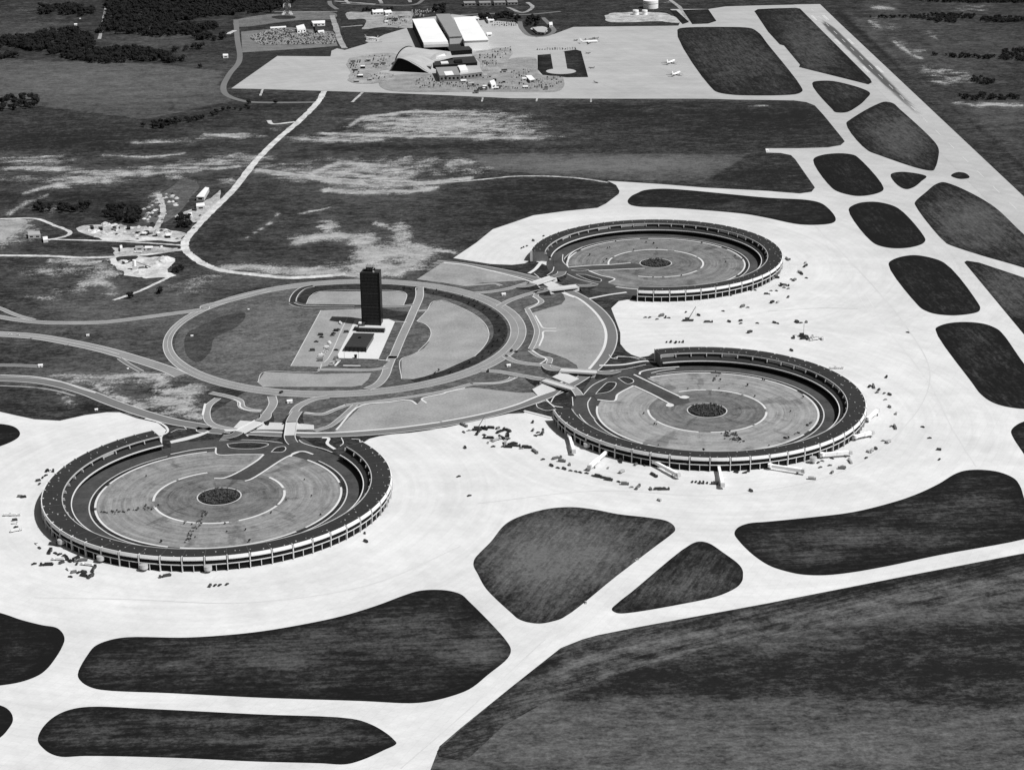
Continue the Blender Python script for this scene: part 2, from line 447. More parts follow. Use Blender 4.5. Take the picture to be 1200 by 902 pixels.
# ------------------------------------------------------------------ soil data
# survey patches: (x, y, rx, ry, amount)
BARE = [(520, 146, 95, 13, .75), (470, 158, 100, 4, .6), (590, 160, 60, 5, .6), (400, 163, 60, 5, .6), (545, 135, 80, 7, .5),
        (440, 200, 70, 10, .6), (480, 190, 50, 7, .45), (380, 205, 60, 10, .55), (445, 215, 60, 8, .6), (540, 190, 25, 5, .5),
        (350, 200, 45, 10, .4), (530, 200, 60, 7, .35), (400, 188, 40, 5, .3),
        (378, 278, 35, 5, .75), (385, 265, 12, 8, .6), (425, 282, 16, 10, .8), (433, 300, 20, 14, .85), (470, 296, 40, 13, .8),
        (470, 275, 14, 12, .6), (490, 290, 22, 6, .5), (450, 312, 60, 7, .75), (355, 318, 60, 6, .75), (300, 312, 30, 5, .5), (470, 268, 8, 10, .5),
        (40, 189, 45, 5, .55), (60, 198, 32, 3, .9), (25, 210, 35, 5, .4), (100, 211, 45, 5, .85), (140, 203, 60, 4, .85),
        (210, 197, 60, 3, .75), (250, 190, 40, 5, .6), (280, 185, 40, 5, .55), (170, 184, 30, 3, .45), (190, 166, 35, 2.5, .6),
        (275, 159, 30, 3.5, .75), (240, 162, 30, 2, .4), (205, 208, 15, 3, .6), (268, 212, 12, 4, .6), (300, 195, 30, 6, .4), (70, 218, 15, 3, .8),
        (30, 272, 16, 8, .5), (20, 280, 20, 6, .45), (60, 245, 40, 6, .25), (185, 232, 12, 14, .4), (195, 245, 14, 12, .4),
        (60, 318, 45, 6, .45), (120, 318, 25, 10, .5), (115, 329, 14, 6, .7), (70, 342, 14, 4, .35), (130, 345, 15, 4, .3),
        (230, 340, 14, 4, .3), (105, 447, 60, 4, .45), (165, 447, 14, 6, .5), (190, 452, 14, 8, .55), (205, 470, 30, 12, .55), (190, 483, 45, 6, .35), (130, 455, 30, 5, .35),
        (215, 440, 30, 5, .4), (330, 150, 20, 6, .2), (890, 124, 14, 1.5, .4), (1045, 32, 10, 5, .35), (1055, 50, 10, 4, .4), (1075, 60, 14, 4, .4),
        (1100, 85, 22, 8, .45), (1110, 95, 25, 6, .4), (1130, 121, 14, 2, .6), (1170, 122, 30, 2.5, .75), (1140, 10, 30, 5, .35), (1025, 28, 6, 8, .5),
        (1095, 40, 14, 4, .25), (30, 12, 20, 6, .2), (780, 2, 20, 3, .2)]
DRY = [(180, 372, 160, 25, .75), (200, 345, 120, 22, .45), (150, 410, 150, 30, .5), (60, 392, 120, 25, .45), (240, 435, 40, 18, .5), (100, 440, 120, 22, .5), (280, 330, 80, 14, .4), (400, 322, 90, 10, .3), (300, 90, 200, 25, .25), (120, 95, 180, 22, .45), (110, 110, 120, 12, .3), (720, 193, 130, 9, .8), (640, 190, 60, 8, .5), (30, 35, 60, 10, .4), (180, 48, 60, 8, .4),
       (430, 225, 120, 30, .2), (300, 375, 150, 40, .2), (1140, 60, 60, 30, .35), (1170, 140, 40, 18, .4), (700, 230, 40, 4, .2),
       (1040, 720, 220, 12, .75), (900, 752, 120, 14, .6), (740, 752, 60, 14, .5), (660, 800, 60, 14, .5), (800, 860, 280, 22, .35), (1050, 865, 200, 25, .3), (640, 880, 120, 25, .4), (900, 900, 300, 20, .35),
       (1150, 690, 80, 10, .8), (620, 830, 40, 20, .5), (1000, 880, 150, 16, .5), (900, 835, 60, 10, .4), (600, 820, 30, 15, .3)]
DARK = [(900, 140, 120, 18, .35), (700, 135, 90, 12, .3), (560, 215, 130, 14, .2), (640, 230, 80, 20, .3), (1120, 90, 60, 20, .2), (320, 120, 60, 10, .2),
        (960, 790, 190, 20, .2), (1120, 750, 120, 16, .2), (760, 790, 70, 12, .4), (80, 165, 120, 10, .3), (900, 205, 60, 15, .35), (100, 235, 100, 14, .25), (120, 475, 60, 10, .3), (190, 455, 25, 6, .4), (60, 410, 90, 10, .2)]
for k in range(26): DRY.append((rnd.uniform(560, 1200), rnd.uniform(700, 900), rnd.uniform(15, 60), rnd.uniform(3, 9), rnd.uniform(.2, .5)))
def h2(p): return [(a / 2, b / 2 + 120) for a, b in p]
def lines(*L_):
    o = []
    for pts, w, k in L_:
        for a, b in zip(pts[:-1], pts[1:]): o.append((*a, *b, w, k))
    return o
BARE_L = lines((h2([(690, 330), (740, 312), (800, 312), (855, 325), (880, 372), (830, 392)]), 4.5, .95), (h2([(880, 282), (925, 300), (970, 340), (1070, 352)]), 2.6, .8), (h2([(745, 290), (775, 305), (830, 312)]), 3, .7),
    (h2([(520, 388), (600, 385), (700, 398), (830, 402)]), 4, .8), (h2([(880, 352), (1000, 352), (930, 395), (850, 400), (880, 352)]), 9, .85), (h2([(600, 158), (760, 182), (880, 195), (1000, 190), (1100, 178)]), 3, .9), (h2([(710, 175), (800, 140), (900, 150), (960, 165)]), 4, .75),
    (h2([(760, 205), (850, 212), (960, 208), (1020, 200)]), 3.5, .9), (h2([(730, 160), (880, 175), (940, 180)]), 5, .7), (h2([(820, 55), (850, 35), (960, 22), (1110, 22)]), 2.5, .8), (h2([(750, 73), (900, 78), (1250, 84)]), 1.5, 1.0), (h2([(690, 85), (800, 90), (900, 88)]), 2, .7), (h2([(860, 60), (1000, 55), (1250, 68)]), 4, .62), (h2([(850, 40), (1000, 40), (1150, 45)]), 5, .6),
    (h2([(1050, 145), (1105, 140)]), 4, .7), (h2([(60, 212), (120, 195), (190, 178), (380, 165), (560, 150)]), 2.6, .85), (h2([(110, 218), (60, 235), (20, 262)]), 3, .6), (h2([(0, 158), (60, 152), (130, 155)]), 3, .8), (h2([(0, 130), (70, 130), (150, 125)]), 3, .55), (h2([(240, 125), (350, 128), (430, 120)]), 1.6, .7), (h2([(310, 95), (420, 92)]), 1.6, .8), (h2([(480, 75), (560, 82)]), 2.5, .8), (h2([(380, 150), (480, 140), (560, 120)]), 2, .6),
    (h2([(530, 190), (550, 175)]), 3, .6), (h2([(380, 250), (370, 215)]), 8, .6), (h2([(420, 230), (440, 195)]), 10, .55), (h2([(350, 270), (380, 250)]), 6, .6), (h2([(575, 320), (630, 285), (650, 262)]), 1.2, .8), (h2([(700, 262), (780, 245)]), 1.5, .6), (h2([(0, 330), (60, 285)]), 9, .6),
    (h2([(120, 372), (200, 375), (270, 370)]), 6, .6), (h2([(210, 410), (260, 430)]), 6, .75), (h2([(240, 400), (180, 440)]), 8, .5), (h2([(140, 395), (180, 400)]), 5, .5), (h2([(60, 455), (140, 462)]), 3, .4), (h2([(400, 430), (520, 400), (420, 445)]), 6, .35),
    (cH([(640, 410), (800, 395), (900, 400), (980, 440), (970, 500), (1020, 560), (1180, 600)]), 4, .85), (cH([(1020, 500), (1180, 480)]), 8, .75), (cH([(800, 590), (950, 560), (1180, 640)]), 7, .75), (cH([(560, 450), (660, 520), (820, 570)]), 5, .7), (cH([(300, 400), (560, 405), (800, 400)]), 2.5, .7), (cH([(360, 500), (420, 570)]), 4, .6),
    (q90([(480, 100), (520, 130)]), 3, .7), (q90([(590, 195), (660, 250), (720, 275)]), 2.5, .8), (q90([(730, 320), (930, 350)]), 6, .5), (q90([(780, 380), (950, 370)]), 7, .45), (q90([(900, 480), (1000, 505)]), 2, .7), (q90([(990, 490), (1190, 495)]), 2.2, .95), (q90([(490, 35), (590, 40)]), 3, .7), (q90([(750, 150), (800, 190)]), 3, .4))
DRY_L = lines(([(620, 800), (700, 768), (900, 728), (1060, 700), (1230, 668)], 6, 1.15), ([(700, 790), (850, 752), (960, 732), (1240, 690)], 5, 1.05), ([(650, 790), (690, 770)], 9, .6), ([(880, 715), (1100, 690), (1240, 660)], 3, .6), ([(600, 845), (640, 815)], 6, .6), (q90([(380, 60), (700, 380), (1240, 800)]), 5, .35), (q90([(1000, 540), (1240, 560)]), 12, .5), (q90([(900, 520), (1240, 720)]), 10, .35), (q60([(0, 470), (1190, 470)]), 2, .35), (q90([(520, 130), (760, 100), (1000, 140)]), 10, .25))
DARK_L = lines((q90([(330, 60), (620, 320), (1000, 610), (1240, 830)]), 3, .45), (q30([(300, 640), (520, 560), (820, 505), (1200, 520)]), 5, .4), (q30([(330, 690), (700, 690), (1200, 680)]), 4, .4), ([(700, 810), (1240, 775)], 18, .3), ([(900, 770), (1240, 730)], 14, .25), (q06([(0, 0), (1, 0)]), 1, 0))
def lsum(x, y, tab):
    s = np.zeros_like(x)
    for a, b, c, d_, w, k in tab:
        ux, uy = c - a, d_ - b; n2 = ux * ux + uy * uy + 1e-9
        t = np.clip(((x - a) * ux + (y - b) * uy) / n2, 0, 1)
        r = np.hypot(x - a - t * ux, (y - b - t * uy) * 1.3)
        s = np.maximum(s, k * np.exp(-(r / w) ** 2 * .9))
    return s
def gsum(x, y, tab):
    s = np.zeros_like(x)
    for (a, b, rx, ry, k) in tab: s = np.maximum(s, k * np.exp(-(((x - a) / rx) ** 2 + ((y - b) / ry) ** 2) ** 1.3 * .8))
    return s
def inpoly(x, y, poly):
    c = np.zeros(len(x), bool); n = len(poly)
    for i in range(n):
        (x0, y0), (x1, y1) = poly[i], poly[(i + 1) % n]
        if y0 == y1: continue
        c ^= ((y0 > y) != (y1 > y)) & (x < (x1 - x0) * (y - y0) / (y1 - y0) + x0)
    return c
def soil(co):
    x, y = PX(co[:, 0], co[:, 1])
    P_ = inpoly(x, y, q60([(-200, 722), (1110, 722), (915, 850), (450, 842), (-100, 800)])) * .55 + inpoly(x, y, [(-50, 69), (90, 72), (180, 75), (262, 84), (255, 100), (275, 118), (170, 140), (50, 125), (-50, 130)]) * .5
    P_ = P_ + inpoly(x, y, [(480, 842), (620, 822), (760, 814), (1000, 819), (1320, 838), (1320, 1010), (380, 1010)]) * .45 - inpoly(x, y, [(690, 806), (850, 766), (960, 745), (1320, 690), (1320, 834), (1000, 815), (760, 810)]) * .06
    wide = np.maximum(gsum(x, y, [(a, b, rx * 1.6, ry * 2.2, k) for a, b, rx, ry, k in BARE]), lsum(x, y, [(a, b, c, d_, w_ * 3.5, k) for a, b, c, d_, w_, k in BARE_L]))
    P_ = P_ + .55 * wide
    return {'bare': np.maximum(gsum(x, y, BARE) * 1.1, lsum(x, y, BARE_L) * 1.15) * np.where(x < 300, np.where(y < 235, .84, 1.0), np.where(x > 1000, .8, 1.0)), 'dry': np.maximum(gsum(x, y, DRY), lsum(x, y, DRY_L)) - np.maximum(gsum(x, y, DARK), lsum(x, y, DARK_L)) + P_}
INF = [(480, 735, 60, 14, .5), (330, 775, 60, 10, .5), (140, 780, 40, 10, .35), (575, 745, 30, 16, .45), (380, 745, 60, 8, .4), (950, 650, 50, 7, .5), (1080, 630, 60, 8, .45), (1150, 590, 30, 8, .35), (930, 625, 25, 6, .3), (110, 855, 40, 10, .3), (380, 860, 50, 8, .35), (30, 760, 30, 8, .3), (1140, 400, 20, 30, .15), (660, 650, 80, 35, .75), (800, 690, 40, 18, .35), (300, 760, 80, 14, .5), (560, 765, 45, 14, .75), (450, 755, 60, 10, .35), (200, 775, 70, 10, .25), (250, 845, 220, 5, .35),
       (250, 868, 200, 4, .4), (1000, 630, 80, 10, .5), (1100, 600, 60, 12, .3), (870, 70, 60, 25, .35), (950, 50, 30, 40, .55), (1060, 160, 40, 25, .6), (1150, 260, 60, 30, .65),
       (1180, 340, 40, 30, .6), (850, 50, 60, 20, .2), (820, 245, 90, 6, .3), (990, 105, 20, 10, .3)]
def infield(co):
    x, y = PX(co[:, 0], co[:, 1])
    return {'bare': gsum(x, y, INF) * .06, 'dry': gsum(x, y, INF) * 1.35}

# ------------------------------------------------------------------ ground
g = 7.0
xs = np.arange(-1500, 1501, g); ys = np.arange(1000, 4800, g)
big = [-60000, -9000, -3000]; bigp = [3000, 9000, 60000]
xs = np.array(big + list(xs) + bigp); ys = np.array([-60000, -6000, -300, 600] + list(ys) + [5400, 7000, 12000, 60000])
GX, GY = np.meshgrid(xs, ys)
nx, ny = len(xs), len(ys)
V = np.c_[GX.ravel(), GY.ravel(), np.zeros(GX.size)]
Fc = [(j * nx + i, j * nx + i + 1, (j + 1) * nx + i + 1, (j + 1) * nx + i) for j in range(ny - 1) for i in range(nx - 1)]
ground = struct(link_mesh('ground', V, Fc, 'field grass')); set_attrs(ground, soil)

Z1, Z2, Z3, Z4, Z5, Z6 = .1, .2, .3, .4, .5, .6
CL = (-190.0, 2121.0)                         # centre of the landside loop
TERM = [((-272.3, 1662.9), math.radians(79.7)), ((199.0, 1865.0), math.radians(147.4)), ((184.9, 2385.7), math.radians(-144.1))]

# ------------------------------------------------------------------ apron, taxiways, runway
main = ([(-160, 470), (-60, 477)] + q04([(0, 130), (80, 148), (160, 165), (280, 172), (400, 145), (500, 132), (560, 132), (640, 160), (740, 182), (780, 215), (760, 250)])
        + [(190, 530), (230, 560), (300, 570), (400, 540)] + [(425, 520)] + cF([(580, 785), (620, 760), (700, 740), (800, 725), (930, 715), (1150, 685)]) + cG([(0, 690), (150, 672), (230, 655), (480, 600), (640, 565), (760, 560), (770, 545), (850, 570), (960, 590)])
        + [(660, 500), (760, 510), (820, 470), (790, 430), (768, 414)] + q62([(660, 755), (640, 768), (600, 775), (560, 762), (535, 745), (508, 712), (508, 660), (490, 610), (465, 545), (500, 512), (540, 505), (600, 509)])
        + [(770, 335), (760, 300), (690, 300), (660, 318)] + q62([(90, 318), (60, 335), (0, 342)]) + q32([(1100, 338), (925, 310), (1030, 240), (1110, 175), (1200, 145)])
        + q62([(100, 110), (250, 90), (400, 75), (440, 55), (500, 10)]) + [(726, 224), (722, 217), (712, 212), (775, 216), (825, 220), (900, 224), (937, 227), (951, 225), (955, 220),
        (932, 187), (927, 182), (915, 179.5), (898, 179), (897, 174), (937, 174), (970, 173), (985, 170.5), (990, 166), (987, 162), (966, 136), (955, 124), (945, 120),
        (930, 118), (900, 117.5), (862, 117), (825, 116), (712, 116), (600, 115.5), (525, 112), (450, 109), (385, 107), (300, 104.5), (271, 104),
        (325, 66), (387, 66.5), (388, 60), (395, 57), (404, 59), (428, 52), (450, 41), (480, 32), (482, 23), (530, 17), (556, 20), (575, 24), (605, 27), (618, 40), (628, 44), (640, 43), (650, 40), (672, 32), (795, 30.5),
        (800, 20), (785, 11), (800, 11), (830, 11), (850, 8), (880, 7), (961, 5.2), (1000, 43), (1080, 119), (1200, 232), (1420, 436), (1440, 580), (1400, 605), (1200, 648), (1060, 675), (900, 706.5),
        (750, 734), (700, 744), (682, 749), (657, 759), (600, 804), (540, 852.5), (515, 874), (505, 900), (480, 960), (-200, 960)])
w = [U(p) for p in main]
def far_tone(co):
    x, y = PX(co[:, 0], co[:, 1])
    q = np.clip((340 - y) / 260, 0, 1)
    return {'old': np.clip(q * q * (3 - 2 * q) + .35 * np.clip((x - 900) / 250, 0, 1) * np.clip((480 - y) / 150, 0, 1), 0, 1)}  # apron greys smoothly towards its far end and the upper right
sheet_w('apron', w, Z1, 'new concrete', 24, far_tone)

ISL = {
 'a': q06([(365, 460), (410, 370), (450, 325), (520, 298), (600, 286), (850, 288), (1000, 281)]) + q36([(0, 262), (200, 230), (400, 188), (560, 140), (700, 88), (760, 70), (820, 64), (900, 68), (960, 85), (1000, 120), (1100, 220), (1175, 305), (1195, 345), (1180, 385), (1090, 460), (1000, 530), (900, 567), (800, 589), (720, 595), (500, 585), (0, 568)]) + q06([(800, 548), (480, 533), (420, 518), (380, 492)]),
 'b': q06([(178, 770), (200, 710), (260, 655), (330, 625), (420, 612), (700, 622)]) + q36([(0, 647), (450, 668), (540, 695), (610, 735), (645, 765), (658, 785), (600, 815), (500, 860), (420, 881), (300, 876)]) + q06([(1200, 868), (800, 850), (400, 842), (290, 846), (240, 832), (205, 808)]),
 'c': [(-120, 700), (-60, 706)] + q06([(0, 172), (100, 205), (200, 230), (260, 240), (290, 262), (303, 295), (290, 335), (260, 385), (220, 435), (180, 465), (100, 495), (0, 512)]) + [(-60, 808), (-140, 795)],
 'd': [(-60, 815), (-30, 818)] + q06([(0, 605), (30, 618), (55, 645), (60, 680), (40, 715), (0, 757)]) + [(-40, 885), (-90, 870)],
 'e': [(-90, 500), (-40, 496)] + q04([(0, 187), (60, 198), (90, 220), (92, 242), (70, 262), (0, 292)]) + [(-60, 540), (-120, 530)],
 'f': q34([(1200, 637), (1160, 665), (1100, 740), (1050, 790), (1025, 820), (1020, 850), (1040, 890)]) + q66([(-120, 60), (0, 175), (30, 200), (70, 215), (130, 222), (190, 212), (240, 195), (490, 0)]) + q64([(660, 770), (750, 702), (765, 685), (755, 660), (720, 640), (650, 627), (500, 610), (380, 587), (280, 577), (180, 583), (80, 606)]),
 'g': q64([(840, 750), (880, 738), (920, 745), (990, 790), (1060, 842), (1080, 870), (1083, 895)]) + q66([(1078, 25), (1050, 55), (960, 95), (800, 130), (540, 173), (495, 173), (468, 157), (500, 122), (560, 75)]),
 'h': q94([(0, 645), (200, 625), (400, 600), (600, 550), (700, 515), (800, 468), (880, 420), (930, 405), (1000, 402), (1080, 412), (1150, 440), (1180, 475)]) + [(1203, 590), (1222, 612), (1228, 622)] + q94([(1200, 727), (800, 802), (540, 857), (360, 887), (250, 896), (150, 891), (50, 867), (0, 847)]) + q64([(1130, 800), (1060, 730), (1043, 700), (1060, 672), (1110, 653)]),
 'i': q92([(785, 645), (800, 630), (850, 615), (930, 610), (1010, 618), (1070, 640), (1100, 665), (1200, 805)]) + [(1235, 468), (1238, 478)] + q94([(1200, 117), (1110, 105), (1050, 85), (1000, 50), (955, -8)]),
 'j': q92([(565, 340), (585, 318), (640, 301), (690, 297), (760, 308), (825, 332), (985, 522), (995, 545), (985, 562), (940, 573), (860, 579), (780, 571), (730, 553), (700, 528)]),
 'k': q92([(378, 85), (395, 65), (440, 50), (500, 47), (560, 57), (610, 77), (730, 207), (737, 230), (715, 248), (650, 263), (580, 264), (520, 252), (480, 228)]),
 'l': q90([(212, 752), (230, 735), (280, 723), (350, 720), (400, 727), (425, 742), (542, 882)]) + q92([(530, 0), (480, 15), (420, 20), (370, 12), (330, 0)]) + q90([(300, 882)]),
 'm': q62([(542, 45), (560, 20), (590, 5)]) + q60([(620, 893), (690, 886), (780, 889)]) + q92([(0, 28), (180, 38), (240, 50), (280, 75), (318, 130), (300, 147), (250, 154), (150, 153), (0, 123)]) + q62([(1100, 105), (900, 86), (700, 73), (600, 70), (558, 62)]),
 'n': q90([(207, 393), (225, 382), (290, 380), (370, 395), (450, 420), (478, 437), (460, 465), (420, 500), (360, 529), (320, 528), (300, 512)]),
 'o': q90([(367, 580), (385, 562), (500, 495), (550, 478), (580, 483), (620, 515), (780, 665), (800, 700), (798, 740), (785, 785), (770, 801), (720, 794), (520, 728), (470, 708)]),
 'p': q90([(575, 820), (595, 810), (640, 807), (740, 825), (720, 850), (680, 880), (650, 888), (620, 878)]),
 'q': q90([(858, 825), (890, 808), (920, 811), (943, 835), (900, 840)]),
 'r': q92([(690, 47), (740, 2)]) + q90([(790, 863), (820, 855), (860, 865)]) + q92([(950, 5), (1060, 70), (1200, 200)]) + [(1258, 322), (1262, 330), (1250, 332)] + q92([(1200, 356), (1000, 298), (860, 252), (835, 240), (690, 62)]),
 's': q92([(920, 330), (932, 323), (990, 332), (1200, 402)]) + [(1290, 358), (1300, 366), (1290, 480), (1280, 482)] + q92([(1195, 662)]),
 't': [(884, 13.5), (888, 11.2), (905, 10.3), (932, 9.6)] + q90([(150, 42), (480, 372), (487, 388), (470, 397), (145, 316), (150, 305), (75, 215), (55, 210), (0, 150)]),
 'u': q60([(775, 142), (800, 132), (1000, 128), (1110, 132), (1150, 150), (1200, 210)]) + q90([(155, 408), (160, 430), (130, 443), (60, 448), (0, 449)]) + q60([(1050, 447), (970, 436), (930, 408)]),
 'v': [(1185, 505), (1190, 499), (1200, 494), (1225, 489), (1255, 492), (1290, 515), (1285, 560), (1260, 590), (1235, 585), (1200, 532), (1187, 512)],
 'w': q60([(740, 50), (770, 50), (830, 105), (800, 115), (785, 100)]),
 'x': q60([(800, 48), (920, 45), (958, 100), (920, 112), (845, 115)]),
 'y': q62([(0, 0)]) and cN([(600, 432), (700, 425), (812, 402), (900, 390), (940, 402), (995, 605), (830, 607), (640, 588), (600, 545)]),
}
TONE_I = {'f': .5, 'g': .22, 'a': .06, 'b': .1, 'l': -.25, 'k': -.25, 'j': -.15, 'i': -.1, 'm': -.05, 'c': -.3, 'd': -.2, 'e': -.2, 'y': .15, 'o': .12, 'r': .15, 's': .12}
def island_attr(kk, outline):
    ol = np.array(outline); a_, b_ = ol, np.roll(ol, -1, 0)
    def fn(co):
        r = infield(co); P0 = co[:, None, :2]; ab = b_ - a_
        t = np.clip(((P0 - a_) * ab).sum(2) / np.maximum((ab * ab).sum(1), 1e-9), 0, 1)
        d_ = np.linalg.norm(P0 - (a_ + t[..., None] * ab), axis=2).min(1)
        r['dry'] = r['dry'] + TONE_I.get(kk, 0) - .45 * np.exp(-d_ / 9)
        return r
    return fn
for k, p in ISL.items():
    ww = [U(q) for q in p]; a = np.array(ww); area = np.ptp(a[:, 0]) * np.ptp(a[:, 1])
    along = k in 'ijklnoprstu'; cross = k in 'fg'
    sharp = k in 'wxyst'
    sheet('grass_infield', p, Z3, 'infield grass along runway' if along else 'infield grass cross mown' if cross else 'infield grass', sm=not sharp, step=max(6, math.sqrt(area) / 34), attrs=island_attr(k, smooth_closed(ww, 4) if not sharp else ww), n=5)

# older, greyer concrete of the far apron, taxiways and the runway
sheet('apron', [(271, 104), (325, 66), (387, 66.5), (388, 60), (395, 57), (404, 59), (428, 52), (450, 41), (480, 32), (482, 23), (530, 17), (556, 20), (575, 24), (605, 27), (618, 40), (628, 44), (640, 43), (650, 40), (672, 32), (795, 30.5),
      (800, 33), (794, 36), (830, 100), (842, 109), (862, 112), (900, 112.5), (945, 111), (955, 124), (945, 120), (930, 118), (900, 117.5), (862, 117), (825, 116), (712, 116), (600, 115.5), (525, 112), (450, 109), (385, 107), (300, 104.5)], Z2, 'older concrete', sm=False)
# runway: a long strip with rubber marks at the touchdown end
ra, rb = np.array(U((949, 7.5))), np.array(U((1330, 420)))
rl = np.array(U((961, 5.2))); dirr = (rb - ra) / np.linalg.norm(rb - ra)
edge_r0, edge_r1 = np.array(U((961, 5.2))), np.array(U((1420, 436)))
dr = (edge_r1 - edge_r0) / np.linalg.norm(edge_r1 - edge_r0); nr_ = np.array((dr[1], -dr[0]))
if nr_[0] > 0: nr_ = -nr_
RW = 58.0
def rpt(s, o): q = edge_r0 + dr * s + nr_ * o; return q
Lr = np.linalg.norm(edge_r1 - edge_r0)
ss = np.arange(0, Lr, 12.0); oo = np.linspace(1.5, RW, 13)
V = []; Fc = []
for s in ss:
    for o in oo: V.append((*rpt(s, o), Z2))
m_ = len(oo)
for i in range(len(ss) - 1):
    for j in range(m_ - 1): Fc.append((i * m_ + j, (i + 1) * m_ + j, (i + 1) * m_ + j + 1, i * m_ + j + 1))
rw = struct(link_mesh('runway', V, Fc, 'runway concrete'))
def rubber(co):
    q = co[:, :2] - edge_r0; s = q @ dr; o = q @ nr_
    c = np.exp(-((o - 31) / 8) ** 2)
    x, y = PX(co[:, 0], co[:, 1])
    lon = np.clip((y - 22) / 12, 0, 1) * np.clip((150 - y) / 70, .12, 1)
    return {'mark': c * lon * 1.5}
set_attrs(rw, rubber)
mb = MB()
for s in list(np.arange(60, Lr - 60, 90)):
    a, b = rpt(s, 29.6), rpt(s + 36, 29.6); c, e = rpt(s + 36, 30.5), rpt(s, 30.5)
    mb.add([(*a, Z3), (*b, Z3), (*c, Z3), (*e, Z3)], [(0, 1, 2, 3)])
for s in (140, 420, 700):
    for o in (16, 19, 41, 44):
        a, b, c, e = rpt(s, o), rpt(s + 60, o), rpt(s + 60, o + 2), rpt(s, o + 2)
        mb.add([(*a, Z3), (*b, Z3), (*c, Z3), (*e, Z3)], [(0, 1, 2, 3)])
struct(mb.build('runway_marking', 'white concrete'))
# pale shoulder under the lower strip island, faint taxi lane lines
sheet('mown_strip', [(514, 886), (512, 880), (541, 853.5), (600, 805), (658, 760), (683, 750), (700, 745), (750, 735), (900, 707.5), (1060, 676), (1200, 649), (1300, 630), (1300, 672), (1100, 712), (950, 737), (850, 756), (760, 778), (700, 800), (640, 822), (590, 850), (545, 892)], Z1, 'mown field grass', sm=False, step=12, attrs=lambda co: {'dry': np.maximum(gsum(*PX(co[:, 0], co[:, 1]), DRY), lsum(*PX(co[:, 0], co[:, 1]), DRY_L)) - .12})
strip(q92([(420, 420), (560, 640), (760, 900)]) + q94([(860, 200), (975, 385)]), 1.0, Z2, 'white concrete', 'taxi_line')
strip(q92([(230, 170), (330, 330), (470, 560)]), .8, Z2, 'white concrete', 'taxi_line')
strip(q92([(0, 560), (250, 545), (420, 548)]), .9, Z2, 'older concrete', 'taxi_line')

for pts, wd in (([(560, 590), (700, 575), (850, 580), (980, 555), (1060, 500), (1090, 440), (1060, 380), (1000, 310), (940, 250)], 1.2), ([(40, 700), (150, 702), (290, 706), (430, 686), (540, 640)], 1.4), ([(470, 900), (545, 835), (640, 748)], 1.0)):
    ribbon('taxi_line', pts, wd, Z2, 'worn concrete')

# ------------------------------------------------------------------ landside ground
disc = ring_pts(CL, 298, 0, 2 * math.pi, 120)[:-1]
def land(co):
    x, y = PX(co[:, 0], co[:, 1])
    return {'bare': gsum(x, y, [(290, 385, 50, 12, .1), (285, 400, 40, 12, .1)]), 'dry': gsum(x, y, [(300, 400, 70, 30, .35), (320, 370, 50, 20, .3)]) - gsum(x, y, [(255, 380, 40, 16, .3)])}
sheet_w('lawn', ring_pts((-191, 2127), 193, 0, 2 * math.pi, 100)[:-1], Z1, 'landside grass', 10, land)
sheet_w('lawn', ring_pts(CL, 299, math.radians(-116), math.radians(66), 80) + ring_pts((-191, 2127), 203, math.radians(66), math.radians(-116), 80), Z1, 'landside grass', 10)
inner = ring_pts(CL, 300, math.radians(-128), math.radians(68), 80)
# dark crescent inside the loop, right side
w_ = ring_pts((-192, 2126), 188, math.radians(-62), math.radians(78), 40) + ring_pts((-192, 2126), 172, math.radians(78), math.radians(-62), 40)
sheet_w('verge', w_, Z2, 'dark verge grass')
sheet('lawn_hollow', cA([(240, 700), (270, 600), (380, 540), (540, 470), (700, 440), (715, 480), (640, 560), (480, 640), (440, 750), (350, 830), (280, 800)]), Z2, 'hollow grass')
sheet('verge', cB([(130, 375), (60, 355), (100, 280), (160, 235), (540, 220), (900, 235), (980, 280), (960, 370), (900, 390)]), Z2, 'dark verge grass')
sheet('verge', cB([(700, 410), (840, 430), (930, 440), (915, 510), (780, 490), (710, 490)]), Z2 + .01, 'dark verge grass')

# loop road and the outer ring road
def arc_road(name, c, r, a0, a1, wdt, z, mat, kerb, n=100):
    return ribbon_w(name, ring_pts(c, r, math.radians(a0), math.radians(a1), n), wdt, z, mat, kerb)
tt = np.linspace(0, 2 * math.pi, 160)
left = np.exp(-(((np.degrees(tt) - 178) / 38) ** 2))
rm = 198.8 + 3.0 * left; wv = 16.5 - 8.5 * left
wl = [(-190.5 + r * math.cos(t), 2127 + r * math.sin(t)) for r, t in zip(rm, tt)]
ribbon_w('road', wl, wv, Z3, 'asphalt road', .9)
ribbon_w('lane_line', wl, .45, Z4, 'kerb concrete')
arc_road('road', (-189, 2117), 303.5, -131, 72, 11, Z3, 'mid asphalt', 1.2)

ribbon('road', [(-150, 352)] + cH([(0, 58), (100, 75), (250, 90), (450, 93), (620, 88), (800, 67), (1000, 40), (1200, 10)]) + cA([(400, 395), (540, 362), (700, 322), (900, 268)]), 9.5, Z3 + .02, 'asphalt road', .9)
ribbon('road', [(-100, 330), (-40, 350)] + cH([(0, 7), (60, 33), (120, 55), (200, 76)]), 6, Z3 + .04, 'asphalt road', .7)
ribbon('road', [(-120, 388), (-60, 389)] + cH([(0, 158), (200, 172), (400, 205), (600, 248), (800, 305), (990, 368), (1060, 400)]), 15, Z3 + .02, 'asphalt road', 1.2)
ribbon('road_median', [(-60, 389)] + cH([(0, 158), (200, 172), (400, 205), (600, 248), (700, 277)]), 1.0, Z4, 'kerb concrete')
ribbon('road', cH([(700, 300), (760, 340), (830, 378)]), 5, Z3 + .04, 'mid asphalt', .8)
ribbon('road', [(-80, 427)] + cH([(0, 340), (120, 342), (230, 347)]), 6, Z3, 'mid asphalt', .8)
